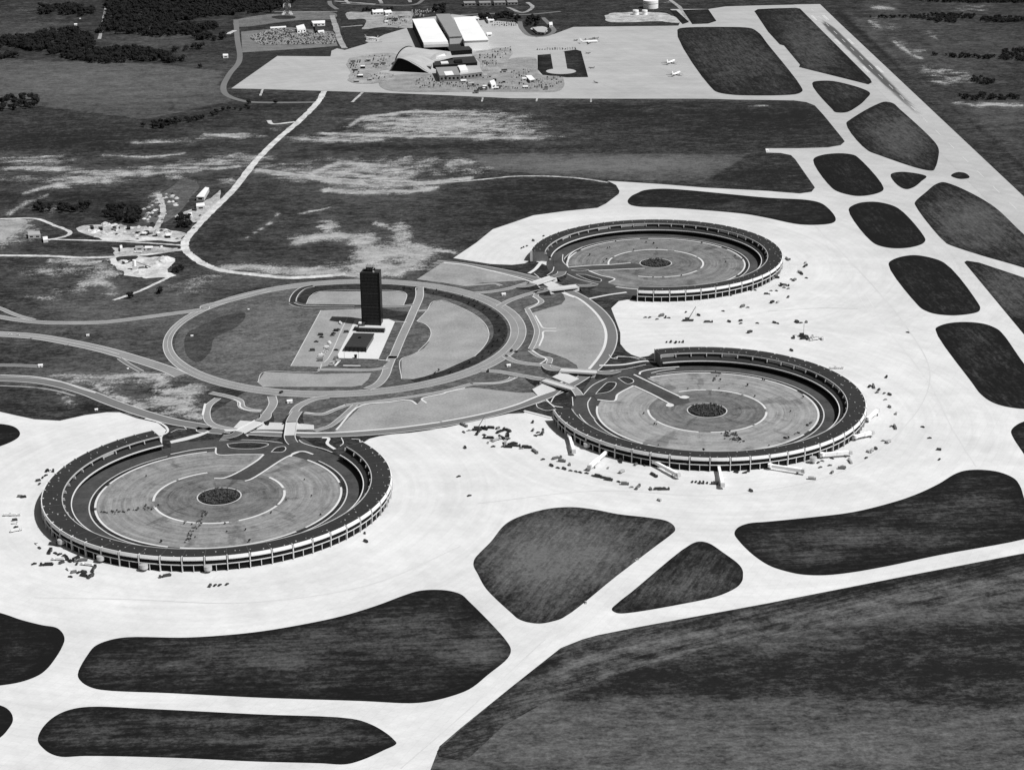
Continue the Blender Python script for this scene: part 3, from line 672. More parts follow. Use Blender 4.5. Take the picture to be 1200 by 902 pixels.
ribbon('road', [(-120, 452), (-60, 445)] + cH([(0, 420), (200, 430), (350, 455), (500, 497), (640, 553), (800, 610), (1000, 668), (1200, 708)]) + cE([(250, 688), (420, 705)]), 13, Z3 + .02, 'mid asphalt', 1.2)
strip(cH([(0, 398), (200, 408), (350, 435), (480, 478), (560, 502)]), 2.5, Z3, 'kerb concrete')
strip(cH([(0, 460), (200, 470), (330, 490), (440, 520)]), 3.0, Z2, 'yard')

# car parks
LOT = lambda p, m='parking asphalt', sm=False, z=Z4: sheet('parking_lot', p, z, m, sm=sm)
LOT(cC([(190, 318), (405, 178), (560, 200), (760, 245), (1000, 305), (1030, 325), (840, 338), (700, 345), (600, 362), (560, 372), (400, 345)]), 'car park surface')
LOT(cD([(530, 225), (640, 265), (740, 335), (810, 410), (855, 490), (868, 560), (852, 650), (800, 740), (735, 820), (650, 822), (640, 790), (560, 740), (470, 705), (360, 672), (330, 655), (290, 672), (262, 660), (300, 600), (312, 520), (290, 440), (232, 372), (250, 345), (290, 380), (520, 312), (550, 275)]))
LOT(cF([(340, 720), (560, 500), (940, 462), (990, 495), (1030, 450), (1200, 410)]) + cG([(300, 368), (370, 362), (560, 385), (740, 405), (840, 400), (875, 425), (700, 500), (500, 560), (300, 600), (110, 628), (0, 655)]) + cF([(800, 690)]))
LOT(cB([(125, 378), (165, 310), (230, 280), (550, 277), (850, 275), (905, 295), (912, 315), (885, 388)]))
LOT(cB([(5, 862), (240, 428), (530, 415), (700, 405), (700, 500), (500, 505), (380, 770), (345, 850), (240, 872), (200, 868)]))
LOT(cE([(680, 322), (735, 240)]) + cF([(210, 258), (635, 248), (610, 300), (560, 345), (480, 358)]) + cE([(720, 358)]))
LOT(cC([(190, 645), (270, 560), (320, 490), (380, 482), (480, 515), (600, 570), (700, 640), (750, 720), (745, 790), (700, 860), (640, 920)]) + cF([(1200, 228), (1050, 277), (960, 297), (870, 295), (870, 138), (960, 105), (1050, 50), (1090, 5)]) + cC([(270, 810), (300, 750), (290, 700), (250, 665)]))
# light kerb outlines of those lots
def kerbline(p, wd=1.0, z=Z5, closed=False, mat='kerb concrete'): strip(p + ([p[0]] if closed else []), wd, z, mat)
kerbline(cB([(5, 862), (240, 428)])); kerbline(cB([(240, 428), (360, 430)])); kerbline(cB([(235, 840), (270, 830), (410, 560), (450, 480)])); kerbline(cB([(125, 378), (165, 310), (230, 280), (850, 275), (905, 295), (912, 315), (885, 388)]), .8)
kerbline(cE([(680, 322), (735, 240), (1140, 242), (1180, 180)]), .9)
kerbline(cC([(190, 645), (250, 665), (290, 700), (300, 750), (270, 810), (200, 880)]) + cF([(1050, 50), (960, 105), (870, 138), (870, 295)]), .9)
kerbline(cC([(190, 645), (270, 560), (320, 490), (380, 482), (480, 515), (600, 570), (700, 640), (750, 720), (745, 790), (700, 860), (640, 920)]), .9)
# roads round the tower
ribbon('road', cB([(1010, 245), (1010, 320), (960, 440), (930, 510), (870, 640), (800, 800)]) + cF([(800, 120), (765, 200), (740, 270), (680, 340), (600, 375)]), 8.5, Z5, 'asphalt road', .9)
ribbon('road', cF([(215, 222), (450, 225), (640, 225), (760, 205)]), 5.5, Z5 + .03, 'asphalt road', .8)
ribbon('road', cB([(20, 360), (25, 330), (60, 280), (110, 250), (180, 235)]), 7, Z4, 'fresh asphalt', 1.0)
ribbon('road', cB([(10, 370), (60, 390), (120, 398), (300, 402), (500, 402)]), 6, Z4 + .02, 'fresh asphalt', 1.0)
ribbon('road', cB([(700, 395), (850, 396), (960, 385)]), 6, Z5 + .02, 'mid asphalt', .8)
ribbon('road', cC([(200, 565), (270, 560)]), 5, Z5 + .04, 'asphalt road', .7)
strip(cB([(820, 515), (910, 518)]), 1.4, Z5); strip(cB([(690, 812), (780, 820)]), 1.6, Z5)
# ramps and kerb curves between loop and ring road
RB = lambda p, wd=6.0, m='asphalt road', z=Z4 + .03: ribbon('road', p, wd, z, m, .8)
RB(cC([(640, 425), (760, 415), (900, 392), (1060, 345)]), 7); RB(cC([(830, 530), (900, 490), (1020, 445), (1200, 395)]) + cJ([(60, 545), (170, 510)]), 7)
RB(cC([(560, 368), (700, 358), (800, 352), (850, 368)]), 3.5, 'asphalt road', Z5)
RB(cD([(250, 345), (330, 315), (365, 290), (320, 248), (330, 225)]), 5); RB(cD([(275, 672), (350, 720), (425, 735), (420, 775)]), 5)
RB(cD([(80, 715), (150, 755), (250, 775), (400, 790), (510, 820)]), 7); RB(cG([(420, 228), (560, 238), (700, 262), (920, 300)]), 7)
RB(cD([(250, 345), (300, 440), (328, 520), (310, 600), (280, 660)]), 5, 'asphalt road', Z5)
RB(cG([(360, 335), (560, 325), (650, 300), (670, 280)]), 5); RB(cF([(440, 500), (620, 478), (800, 455), (960, 432), (1200, 392)]) + cG([(350, 335)]), 5)
RB(cF([(190, 700), (300, 668), (390, 605), (510, 498)]), 5); RB(cF([(10, 610), (60, 515), (190, 452), (300, 435)]), 8)
RB(cF([(110, 560), (250, 572), (350, 535), (440, 500)]), 4); RB(cE([(790, 430), (800, 490), (740, 580), (690, 630)]), 8)
RB(cE([(310, 402), (480, 440), (540, 465), (560, 515), (640, 540), (710, 545)]), 6); RB(cE([(370, 445), (300, 500), (280, 570), (310, 640), (400, 675), (520, 692)]), 6.5)
# broad white walks and walls
W_ = lambda p, wd=3.0, z=Z6: strip(p, wd * .8, z, 'white concrete', 'walk')
W_(cC([(400, 190), (560, 205), (760, 250), (1000, 310), (1090, 340)]), 3.5)
W_(cD([(530, 222), (640, 262), (740, 335), (810, 410), (855, 490), (868, 560), (852, 650), (800, 740), (735, 820)]), 4)
W_(cD([(315, 400), (350, 460), (385, 500), (480, 502)]), 2.6); W_(cD([(345, 640), (375, 570), (385, 525), (480, 525)]), 2.6)
W_(cD([(290, 250), (340, 285), (330, 312), (260, 350)]), 2); W_(cD([(290, 675), (350, 712), (400, 740), (350, 780)]), 2.2)
W_(cF([(360, 695), (560, 502), (760, 478), (930, 462), (990, 495)]), 2.8); W_(cF([(1065, 485), (1030, 450), (1200, 410)]) + cG([(150, 402), (300, 368)]), 2.8)
W_(cF([(40, 715), (340, 716), (800, 682), (1170, 635)]), 3.5); W_(cG([(120, 630), (300, 598), (500, 555), (700, 498), (870, 430), (1000, 385)]), 3.5)
W_(cF([(110, 560), (250, 565), (340, 532), (430, 500)]), 1.8); W_(cG([(370, 328), (560, 328), (640, 312), (710, 283)]), 1.8)
W_(cE([(490, 455), (540, 480), (545, 515), (600, 540), (705, 545)]), 2.2); W_(cE([(270, 490), (250, 580)]), 3)
W_(cG([(860, 490), (930, 470), (1000, 520)]), 1.2); W_(cG([(855, 490), (870, 520), (940, 543), (1000, 535)]), 1.0); W_(cG([(970, 480), (1000, 430), (1060, 380)]), 1.4)
W_(cE([(0, 795), (120, 770), (220, 740), (300, 705)]), 5); W_(cH([(1000, 790), (1100, 765), (1200, 738)]), 5)
W_(cE([(0, 715), (60, 690), (120, 690), (100, 665)]), .9); W_(cF([(250, 755), (300, 760), (290, 800), (350, 845)]), 4); W_(cF([(400, 755), (415, 800), (390, 820)]), 1.2)
W_(cH([(850, 655), (920, 672), (975, 705), (980, 735), (940, 755)]), 3); W_(cF([(480, 765), (540, 770), (545, 790)]), 1.2)
W_(cI([(415, 325), (600, 318), (780, 290), (860, 300)]), 5); W_(cI([(490, 240), (520, 270), (560, 258), (680, 260), (780, 275)]), 1.2); W_(cJ([(0, 350), (60, 310), (150, 220), (215, 205)]), 6)
W_(cJ([(600, 605), (800, 565), (980, 540)]), 5); W_(cJ([(50, 350), (100, 390)]), 1.2); W_(cI([(0, 590), (60, 640), (130, 652)]), 2)
W_(cD([(895, 730), (950, 740), (960, 720), (1080, 730), (1130, 745)]), 1.2); W_(cG([(760, 545), (860, 570), (975, 600)]), 4)
for p in (cE([(410, 690), (540, 690), (560, 705), (430, 705)]),): sheet('walk', p, Z6, 'white concrete', sm=False)

# ------------------------------------------------------------------ terminals
BAY = math.radians(276) / 40
def terminal(idx, c, phi, label, park):
    cx, cy = c
    # ground inside the ring (setting)
    sheet_w('terminal_road', ring_pts(c, 139, 0, 2 * math.pi, 90)[:-1], Z2 + .002 * idx, 'dark asphalt')
    a0 = phi + math.radians(42)
    def an(ri, ro, b0, b1, z, mat, name, n=90):
        v = [(*p, z) for p in ring_pts(c, ri, b0, b1, n)] + [(*p, z) for p in ring_pts(c, ro, b0, b1, n)]
        v = [(x - cx, y - cy, z_) for x, y, z_ in v]; o = struct(link_mesh(name, v, [(i, n + i, n + i + 1, i + 1) for i in range(n - 1)], mat)); o.location = (cx, cy, 0); return o
    full = (phi, phi + 2 * math.pi)
    an(113.5, 117.5, phi + .75, phi + 2 * math.pi - .62, Z3, 'dark verge grass', 'verge')
    an(117.5, 118.7, phi + .75, phi + 2 * math.pi - .62, Z4, 'kerb concrete', 'kerb')
    an(60, 112, *full, Z3, park, 'parking_lot'); an(0.1, 60, *full, Z3, 'ring centre', 'parking_lot')
    for b0, b1 in ((.42, 1.45), (1.5, 1.95), (2.0, 3.05), (3.15, 4.1), (4.2, 5.05), (5.15, 5.75)): an(111.6, 113.6, phi + b0, phi + b1, Z4, 'white concrete', 'kerb', 30)
    for b0, b1 in ((.5, 1.0), (1.05, 1.9), (2.1, 2.9), (2.95, 3.6), (3.75, 4.5), (4.55, 5.1), (5.2, 5.7)): an(59, 61.2, phi + b0, phi + b1, Z4, 'white concrete', 'kerb', 20)
    an(19.6, 20.7, *full, Z5, 'kerb concrete', 'kerb', 40)
    an(0.1, 19.6, *full, Z4, 'dark verge grass', 'planting_bed', 40)
    # stall rows: thin concentric wheel lines
    for r in (70, 78, 86, 94, 102, 36, 46): an(r, r + .5, phi + .6, phi + 5.6, Z4, 'ring parking pale' if r > 60 else 'ring parking dark', 'parking_line', 60)
    # the building
    t = thing('terminal_building', label, 'terminal', (cx, cy, 0), 0)
    def arcsurf(prof, name, mat, b0=None, b1=None, n=81, close=False, mi=None, mats=None):
        b0 = a0 if b0 is None else b0; b1 = a0 + BAY * 40 if b1 is None else b1
        v = []; f = []; k = len(prof); mm = []
        for a in np.linspace(b0, b1, n):
            for r, z in prof: v.append((r * math.cos(a), r * math.sin(a), z))
        for i in range(n - 1):
            for j in range(k if close else k - 1):
                j2 = (j + 1) % k
                f.append((i * k + j, i * k + j2, (i + 1) * k + j2, (i + 1) * k + j)); mm.append(mi[j] if mi else 0)
        if close: f += [tuple(range(k)), tuple((n - 1) * k + j for j in range(k))[::-1]]; mm += [0, 0]
        return link_mesh(name, v, f, mats or mat, t, mm)
    arcsurf([(141, 12.9), (159.3, 13.3), (159.3, 12.6), (141, 12.2)], 'roof', 'roof gravel', close=True)
    arcsurf([(133.6, 6.4), (143, 9.8), (143, 9.2), (133.6, 5.8)], 'lower_roof', 'roof gravel', close=True)
    arcsurf([(133.0, 5.7), (133.9, 5.7), (133.9, 6.8), (133.0, 6.8)], 'inner_fascia', 'precast concrete', close=True)
    arcsurf([(136.6, 0), (136.6, 6.6), (137.2, 6.6), (137.2, 0)], 'inner_wall', 'dark glass', close=True)
    arcsurf([(140.7, 12.1), (141.5, 12.1), (141.5, 13.25), (140.7, 13.25)], 'roof_edge', 'precast spandrel', close=True)
    arcsurf([(157.6, 0), (157.6, 12.5), (158.6, 12.5), (158.6, 0)], 'outer_wall', 'dark recess', close=True)
    for s, a in ((0, a0), (1, a0 + 40 * BAY)):
        prof = [(136.9, 0), (158.5, 0), (158.5, 13.0), (141, 13.0), (141, 8.6), (136.9, 7.0)]
        ca, sa = math.cos(a), math.sin(a); e = .35 if s else -.35
        v = [(r * ca - q * sa, r * sa + q * ca, z) for q in (0, e) for r, z in prof]
        n = len(prof); f = [tuple(range(n)), tuple(range(n, 2 * n))[::-1]] + [(i, (i + 1) % n, n + (i + 1) % n, n + i) for i in range(n)]
        link_mesh('end_wall', v, f, 'mid wall', t)
    def bay(prof, name, mat, g0, g1, n=4):
        v = []; k = len(prof)
        for a in np.linspace(BAY * g0, BAY * g1, n):
            for r, z in prof: v.append((r * math.cos(a), r * math.sin(a), z))
        f = [(i * k + j, i * k + (j + 1) % k, (i + 1) * k + (j + 1) % k, (i + 1) * k + j) for i in range(n - 1) for j in range(k)]
        f += [tuple(range(k)), tuple((n - 1) * k + j for j in range(k))[::-1]]
        return link_mesh(name, v, f, mat, t)
    fas = bay([(159.0, 10.7), (160.1, 10.7), (160.2, 11.5), (159.6, 14.0), (159.0, 14.0)], 'fascia_panel', 'fascia white', .055, .945)
    win = bay([(158.7, 7.1), (159.5, 7.1), (159.5, 10.7), (158.7, 10.7)], 'window_band', 'dark recess', .04, .96)
    spa = bay([(159.3, 6.3), (159.9, 6.3), (159.9, 7.1), (159.3, 7.1)], 'spandrel', 'precast concrete', .03, .97)
    pie = bay([(157.2, 0), (160.35, 0), (160.45, 9), (160.1, 14.05), (157.2, 14.05)], 'pier', 'precast concrete', -.019, .019, 2)
    pos = bay([(159.0, 0), (159.8, 0), (159.8, 6.3), (159.0, 6.3)], 'post', 'precast concrete', .487, .513, 2)
    cle = bay([(141.2, 9.8), (141.8, 9.8), (141.8, 12.2), (141.2, 12.2)], 'clerestory_window', 'dark glass', .05, .95)
    fin = bay([(138.6, 9.7), (142, 9.7), (142, 12.3), (139.2, 12.3)], 'clerestory_fin', 'precast spandrel', -.025, .025, 2)
    sea = bay([(141.6, 13.0), (159.0, 13.36), (159.0, 13.52), (141.6, 13.16)], 'roof_seam', 'dark asphalt', -.02, .02, 2)
    rr = random.Random(idx)
    for k in range(41):
        for o in (fas, win, spa, pie, pos, cle, fin, sea):
            if k == 40 and o not in (pie, fin, sea): continue
            q = o if k == 0 else o.copy()
            if k: COL.objects.link(q); q.parent = t
            q.rotation_euler = (0, 0, a0 + k * BAY)
    # some clerestory bays have pale panels
    for k in range(40):
        if rr.random() < .28:
            q = bay([(140.9, 9.9), (141.15, 9.9), (141.15, 12.0), (140.9, 12.0)], 'clerestory_panel', 'precast spandrel', .08, .92); q.rotation_euler = (0, 0, a0 + k * BAY)
    # a wide lip on the wall at each doorway of the inner side
    vm = MB(); vm.box(-.7, .7, -.7, .7, 0, .9); v0 = None
    for k in range(90):
        a = a0 + (k + rr.uniform(.1, .9)) / 90 * BAY * 40; r = rr.uniform(144, 158)
        q = vm.build('roof_vent', 'older concrete', t) if v0 is None else v0.copy()
        if v0 is None: v0 = q
        else: COL.objects.link(q); q.parent = t
        s = rr.uniform(.35, .85); q.scale = (s, s, s); q.location = (r * math.cos(a), r * math.sin(a), 13.1); q.rotation_euler = (0, 0, a)
    return t
terminal(0, *TERM[0], 'ring shaped two storey terminal at lower left, pale fascia round a dark gravel roof', 'ring parking')
terminal(1, *TERM[1], 'ring shaped terminal at centre right with long jet bridges reaching onto the apron', 'ring parking pale')
terminal(2, *TERM[2], 'farthest ring shaped terminal, beyond the other two and behind the crane', 'ring parking dark')

# gates of the rings: dark access roads cut through the parking, white walls, planted islands
DK = lambda p, m='dark asphalt', z=Z5: sheet('terminal_road', p, z, m, sm=False)
DK(cE([(0, 800), (340, 770), (800, 780), (1000, 740), (1100, 800), (1170, 870)]) + [(352, 531), (334, 537), (292, 563), (262, 561), (300, 541), (309, 533), (255, 533), (252.5, 525), (200, 530)])
DK(cI([(250, 570), (380, 390), (560, 360), (700, 350), (720, 388), (1050, 566), (1110, 574), (1120, 612), (1000, 640), (950, 612), (683, 482), (545, 560), (530, 604), (395, 595), (370, 560)]))
DK(cJ([(240, 150), (330, 120), (370, 280), (430, 292), (950, 247), (1030, 245), (1120, 262), (1160, 300), (960, 306), (600, 325), (870, 405), (790, 445), (890, 480), (800, 500), (500, 470), (250, 370)]))
for p in (cE([(440, 805), (470, 835), (690, 838), (765, 808), (700, 796), (560, 793)]), cE([(785, 868), (830, 832), (885, 825), (900, 845), (870, 868)]), cI([(385, 548), (430, 500), (490, 455), (540, 458), (545, 478), (490, 530)]),
          cI([(560, 425), (610, 415), (670, 430), (682, 455), (640, 470)]), cJ([(470, 360), (560, 362), (640, 385), (725, 412), (715, 432), (660, 432), (560, 400)]), cJ([(420, 318), (500, 310), (600, 315), (500, 328)])):
    sheet('verge', p, Z6, 'dark verge grass'); kerbline(p, .9, Z6 + .06, True)
WW = lambda p, wd=2.4: strip(p, wd * .85, Z6 + .05, 'white concrete', 'walk')
WW([(251, 561), (263, 560.5), (300, 541), (309, 533)]); WW([(253, 525), (255, 533), (280, 533), (309, 533)], 2); WW([(287, 564), (294, 562), (334, 537), (350, 530)]); WW(cE([(350, 832), (180, 850), (0, 885)]), 1.8)
WW(cF([(0, 905), (30, 875), (100, 862), (180, 885)]), 2.6)
WW(cI([(685, 395), (850, 475), (1050, 570)])); WW(cI([(690, 485), (830, 550), (960, 620)])); WW(cI([(683, 482), (560, 550), (530, 602), (400, 592)]), 2.6)
sheet('walk', cI([(1040, 575), (1080, 560), (1120, 573), (1090, 585)]), Z6 + .06, 'white concrete'); sheet('walk', cI([(935, 640), (960, 618), (1000, 635), (970, 650)]), Z6 + .06, 'white concrete')
WW(cI([(730, 395), (740, 375), (850, 350), (1040, 335)]), 2.6); WW(cI([(820, 385), (900, 365), (1010, 350)]), 1.5)
WW(cJ([(390, 290), (600, 272), (820, 262), (1020, 245)])); WW(cJ([(600, 325), (800, 315), (1000, 305), (1160, 300)])); WW(cJ([(600, 325), (720, 370), (860, 405), (800, 440)])); WW(cJ([(390, 240), (400, 180), (450, 130), (540, 85)]), 1.8); WW(cJ([(340, 160), (340, 230), (400, 290)]), 1.2)
kerbline(cE([(380, 778), (560, 772), (720, 778), (930, 797), (910, 750)]), 1.0, Z6 + .05); kerbline(cE([(980, 740), (1030, 795), (1200, 845)]) + cF([(330, 870)]), 1.2, Z6 + .05)
kerbline(cI([(290, 555), (370, 475), (530, 400)]), 1.2, Z6 + .05); kerbline(cI([(350, 575), (325, 620), (345, 700), (380, 745)]), 1.2, Z6 + .05); kerbline(cJ([(250, 285), (235, 330), (180, 370)]), 1.2, Z6 + .05)
kerbline(cJ([(360, 345), (480, 400), (600, 435), (700, 460)]), 1.2, Z6 + .05); kerbline(cI([(400, 370), (600, 355), (780, 318)]), 1.2, Z6 + .05)
kerbline(cI([(205, 570), (210, 640)]), 1.0, Z6 + .05)

# ------------------------------------------------------------------ bridges into the rings
HB = 4.2
def bridge(a, b, wd, label, app_in=None, app_out=None):
    """deck from photo point a to b (on its surface), parapets, abutments and pier wall"""
    A, B = np.array(U(a, HB)), np.array(U(b, HB)); L = np.linalg.norm(B - A); c = (A + B) / 2
    rz = math.atan2(*(B - A)[::-1])
    t = thing('road_bridge', label, 'bridge', (c[0], c[1], 0), rz, 'bridges from the loop road into the terminals')
    m = MB(); m.box(-L / 2, L / 2, -wd / 2, wd / 2, HB - 1.1, HB); m.build('deck', 'kerb concrete', t)
    for s in (-1, 1):
        m = MB(); m.box(-L / 2, L / 2, s * wd / 2 - .25, s * wd / 2 + .25, HB - 1.2, HB + .8); m.build('parapet', 'precast concrete', t)
        m = MB(); e = s * L / 2
        x0, x1 = sorted((e, e - s * 6))
        lo = (x0, x1, -wd / 2 - 2, wd / 2 + 2); hi = (e - .6, e + .6, -wd / 2 - 1, wd / 2 + 1) if s > 0 else (e - .6, e + .6, -wd / 2 - 1, wd / 2 + 1)
        m.frus(lo, hi, 0, HB - 1.15); m.build('abutment', 'kerb concrete', t)
    m = MB(); m.box(-.5, .5, -wd / 2 + .6, wd / 2 - .6, 0, HB - 1.1); m.build('pier_wall', 'mid wall', t)
    for e, s, run in ((A, -1, app_in), (B, 1, app_out)):
        if not run: continue
        u = (B - A) / L * s; pts = [e]; 
        tgt = np.array(U(run[0], 0)); mid = e + u * np.linalg.norm(tgt - e) * .45
        pts = [tuple((1 - k) ** 2 * e + 2 * k * (1 - k) * mid + k * k * tgt) for k in np.linspace(0, 1, 14)]
        zz = [HB * (1 - k) ** 1.2 * .999 for k in np.linspace(0, 1, 14)]
        ribbon_w('bridge_ramp', pts, wd - 1.2, Z6 + .1, run[1], .8, zf=zz)
    return t
P1 = lambda f, x, y: f([(x, y)])[0]
bridge(P1(cE, 690, 625), P1(cE, 535, 708), 11, 'pale bridge beside the lower left terminal, the left one of its pair', (P1(cE, 745, 570), 'asphalt road'), (P1(cE, 400, 752), 'mid asphalt'))
bridge(P1(cE, 945, 630), P1(cE, 930, 738), 11, 'pale bridge beside the lower left terminal, the right one of its pair', (P1(cE, 990, 550), 'asphalt road'), (P1(cE, 960, 800), 'dark asphalt'))
bridge(P1(cD, 510, 822), P1(cD, 800, 842), 9, 'pale bridge to the centre right terminal, upper one nearest the car park end', (P1(cD, 400, 792), 'asphalt road'), (P1(cI, 560, 365), 'mid asphalt'))
bridge(P1(cG, 910, 300), P1(cG, 1150, 372), 9, 'pale curving bridge to the centre right terminal, beside the small grass island', (P1(cG, 800, 280), 'asphalt road'), (P1(cI, 260, 560), 'asphalt road'))
bridge(P1(cJ, 40, 450), P1(cJ, 240, 382), 11, 'pale bridge to the farthest terminal, the left one of its pair', (P1(cC, 980, 372), 'asphalt road'), (P1(cJ, 330, 330), 'mid asphalt'))
bridge(P1(cJ, 190, 508), P1(cJ, 490, 472), 10, 'pale bridge to the farthest terminal, the right one of its pair', (P1(cJ, 80, 540), 'asphalt road'), (P1(cJ, 660, 462), 'mid asphalt'))
# concrete slope paving along the ring road under the bridges
def slope(px, z0=0.8, z1=2.2):
    w = [U(p) for p in px]; o = []
    v = [(w[0][0], w[0][1], z0), (w[1][0], w[1][1], z0), (w[2][0], w[2][1], z1), (w[3][0], w[3][1], z1), (w[0][0], w[0][1], 0), (w[1][0], w[1][1], 0), (w[2][0], w[2][1], 0), (w[3][0], w[3][1], 0)]
    struct(link_mesh('slope_paving', v, [(0, 1, 2, 3), (4, 5, 1, 0), (5, 6, 2, 1), (6, 7, 3, 2), (7, 4, 0, 3)], 'kerb concrete'))
slope(cE([(490, 680), (560, 690), (640, 640), (545, 632)])); slope(cE([(670, 692), (885, 694), (890, 652), (715, 645)])); slope(cE([(975, 692), (1120, 692), (1120, 668), (980, 652)]))
slope(cG([(870, 430), (1010, 382), (925, 335), (825, 388)])); slope(cG([(1110, 335), (1190, 295), (1060, 250), (980, 292)])); slope(cJ([(200, 495), (310, 475), (210, 432), (135, 462)]))
W_(cE([(610, 712), (760, 712), (885, 716)]), 3); W_(cE([(960, 718), (1100, 722), (1200, 718)]), 3); W_(cJ([(150, 455), (200, 470), (230, 490)]), 4); W_(cJ([(340, 545), (400, 570), (460, 590)]), 6); W_(cI([(110, 460), (180, 430), (230, 420)]), 4)

# ------------------------------------------------------------------ tower complex and plaza
sheet('plaza', cB([(372, 772), (440, 640), (505, 500), (770, 495), (820, 515), (690, 808), (380, 800)]), Z5, 'white concrete', sm=False)
sheet('lawn', cF([(395, 150), (770, 155), (720, 205), (380, 200)]), Z5, 'landside grass', sm=False)
W_(cF([(350, 195), (390, 150)]), 3); W_(cF([(415, 192), (550, 194)]), 3.0)
sheet('lawn', cB([(820, 525), (905, 525), (775, 812), (700, 805)]), Z4, 'landside grass', sm=False)
fa, fb = np.array(U(P1(cB, 430, 750))), np.array(U(P1(cB, 597, 755)))
AX = (fb - fa) / np.linalg.norm(fb - fa)
sd_ = np.array(U(P1(cB, 490, 600), 6.8)) - np.array(U(P1(cB, 440, 706), 6.8))
AY = sd_ / np.linalg.norm(sd_)
RZ = math.atan2(AX[1], AX[0]); 
AYp = np.array((-AX[1], AX[0])); shear = math.degrees(math.acos(np.clip(AY @ AYp, -1, 1)))
print('tower axes', math.degrees(RZ), math.degrees(math.atan2(AY[1], AY[0])), shear, 'pavilion', np.linalg.norm(fb - fa), np.linalg.norm(sd_))
RZT = math.atan2(AY[1], AY[0]) - math.pi / 2 if shear > 6 else RZ
tb = np.array(U(P1(cB, 636, 545)))
TW, TD, TH = 21.5, 15.0, 64.0
tw = thing('office_tower', 'tall black slab tower with a control cab on its roof, inside the loop road', 'tower', (tb[0], tb[1], 0), RZT)
def tbox(name, mat, x0, x1, y0, y1, z0, z1, par=tw):
    m = MB(); m.box(x0, x1, y0, y1, z0, z1); return m.build(name, mat, par)
tbox('shaft', 'tower cladding', -TW / 2, TW / 2, 0, TD, 0, TH)
for s in (-1, 1): tbox('corner_pier', 'dark recess', s * TW / 2 - .6, s * TW / 2 + .6, -.5, .7, 0, TH)
tbox('roof', 'dark roof', -TW / 2 + .5, TW / 2 - .5, .5, TD - .5, TH, TH + .35)
tbox('penthouse', 'dark recess', -TW / 2 + 5, TW / 2 - 6, 3, 11, TH + .35, TH + 3)
for k in range(14):
    z = 6 + k * 4.1; tbox('spandrel', 'painted dark' if k in (4, 8) else 'dark roof', -TW / 2 + .6, TW / 2 - .6, -.12, 0, z, z + .5)
m = MB(); m.frus((-3.6, 3.2, 4, 10), (-4.6, 4.2, 3, 11), TH + 3, TH + 5.6); cab = m.build('control_cab', 'dark glass', tw)
m = MB(); m.box(-5.0, 4.6, 2.6, 11.4, TH + 5.6, TH + 6.2); m.build('cab_roof', 'mid wall', cab); m = MB(); m.box(-3.9, 3.5, 3.7, 10.3, TH + 2.95, TH + 3.4); m.build('cab_sill', 'pale wall', cab)
for x, y in ((-3.8, 4), (3.3, 4), (-3.8, 10), (3.3, 10), (0, 7)):
    m = MB(); m.tube((x, y, TH + 6.1), (x, y, TH + 8.6), .22, .12); m.build('antenna', 'steel', tw)
tbox('parapet_box', 'pale wall', 3.6, 5.2, .6, 2.2, TH + .35, TH + 2)
low = thing('link_building', 'low black block with pale roof edge standing right in front of the tower', 'building', (*np.array(U(P1(cB, 635, 600))), 0), RZT)
for nm, mt, bx in (('wall', 'dark glass', (-15, 15, 0, 7, 0, 4.6)), ('roof', 'pale wall', (-15.4, 15.4, 3.2, 7.4, 4.6, 5.1)), ('parapet', 'dark roof', (-15.4, 15.4, -.4, 3.2, 4.6, 5.0))):
    m = MB(); m.box(*bx); m.build(nm, mt, low)
for k in range(9):
    m = MB(); m.box(-14.5 + k * 3.55, -14.1 + k * 3.55, -.35, -.02, 0, 4.6); m.build('mullion', 'painted dark', low)
wing = thing('annex_building', 'low dark annex tucked against the left side of the black tower', 'building', (*np.array(U(P1(cB, 530, 590))), 0), RZT)
m = MB(); m.box(-4.2, 4.2, 0, 22, 0, 4.0); m.build('wall', 'dark glass', wing); m = MB(); m.box(-4.5, 4.5, -.3, 22.3, 4.0, 4.5); m.build('roof', 'dark roof', wing)
m = MB(); m.box(-2, 1, 13, 17, 4.5, 6.3); m.build('roof_plant', 'white metal', wing); m = MB(); m.box(-3.6, -1.2, 3, 5.6, 4.5, 6); m.build('roof_plant', 'white metal', wing)
pv = thing('pavilion', 'flat roofed dark glass pavilion on the white plaza in front of the tower', 'building', (*((fa + fb) / 2), 0), RZT)
pw = np.linalg.norm(fb - fa) / 2; pd = float(np.linalg.norm(sd_))
m = MB(); m.box(-pw + .8, pw - .8, .8, pd - .8, 0, 5.6); m.build('glass_wall', 'dark glass', pv)
m = MB(); m.box(-pw, pw, 0, pd, 5.6, 6.8); m.build('roof', 'dark roof', pv)
m = MB(); m.box(-3, 0, pd * .6, pd * .6 + 4, 6.8, 7.6); m.build('roof_hatch', 'dark recess', pv)
for k in range(6):
    m = MB(); x = -pw + .5 + k * (2 * pw - 1) / 5; m.box(x - .3, x + .3, .1, .7, 0, 5.6); m.build('column', 'dark recess', pv)
q = U(P1(cB, 512, 800)); st = thing('sculpture', 'small dark block sculpture on the plaza edge before the pavilion', 'sculpture', (*q, 0), .3)
m = MB(); m.box(-1.5, 1.5, -1.5, 1.5, .3, .8); m.build('plinth', 'mid wall', st); m = MB(); m.frus((-1, 1, -1, 1), (-1.5, 1.5, -1.2, 1.2), .8, 4.4); m.build('block', 'dark recess', st)
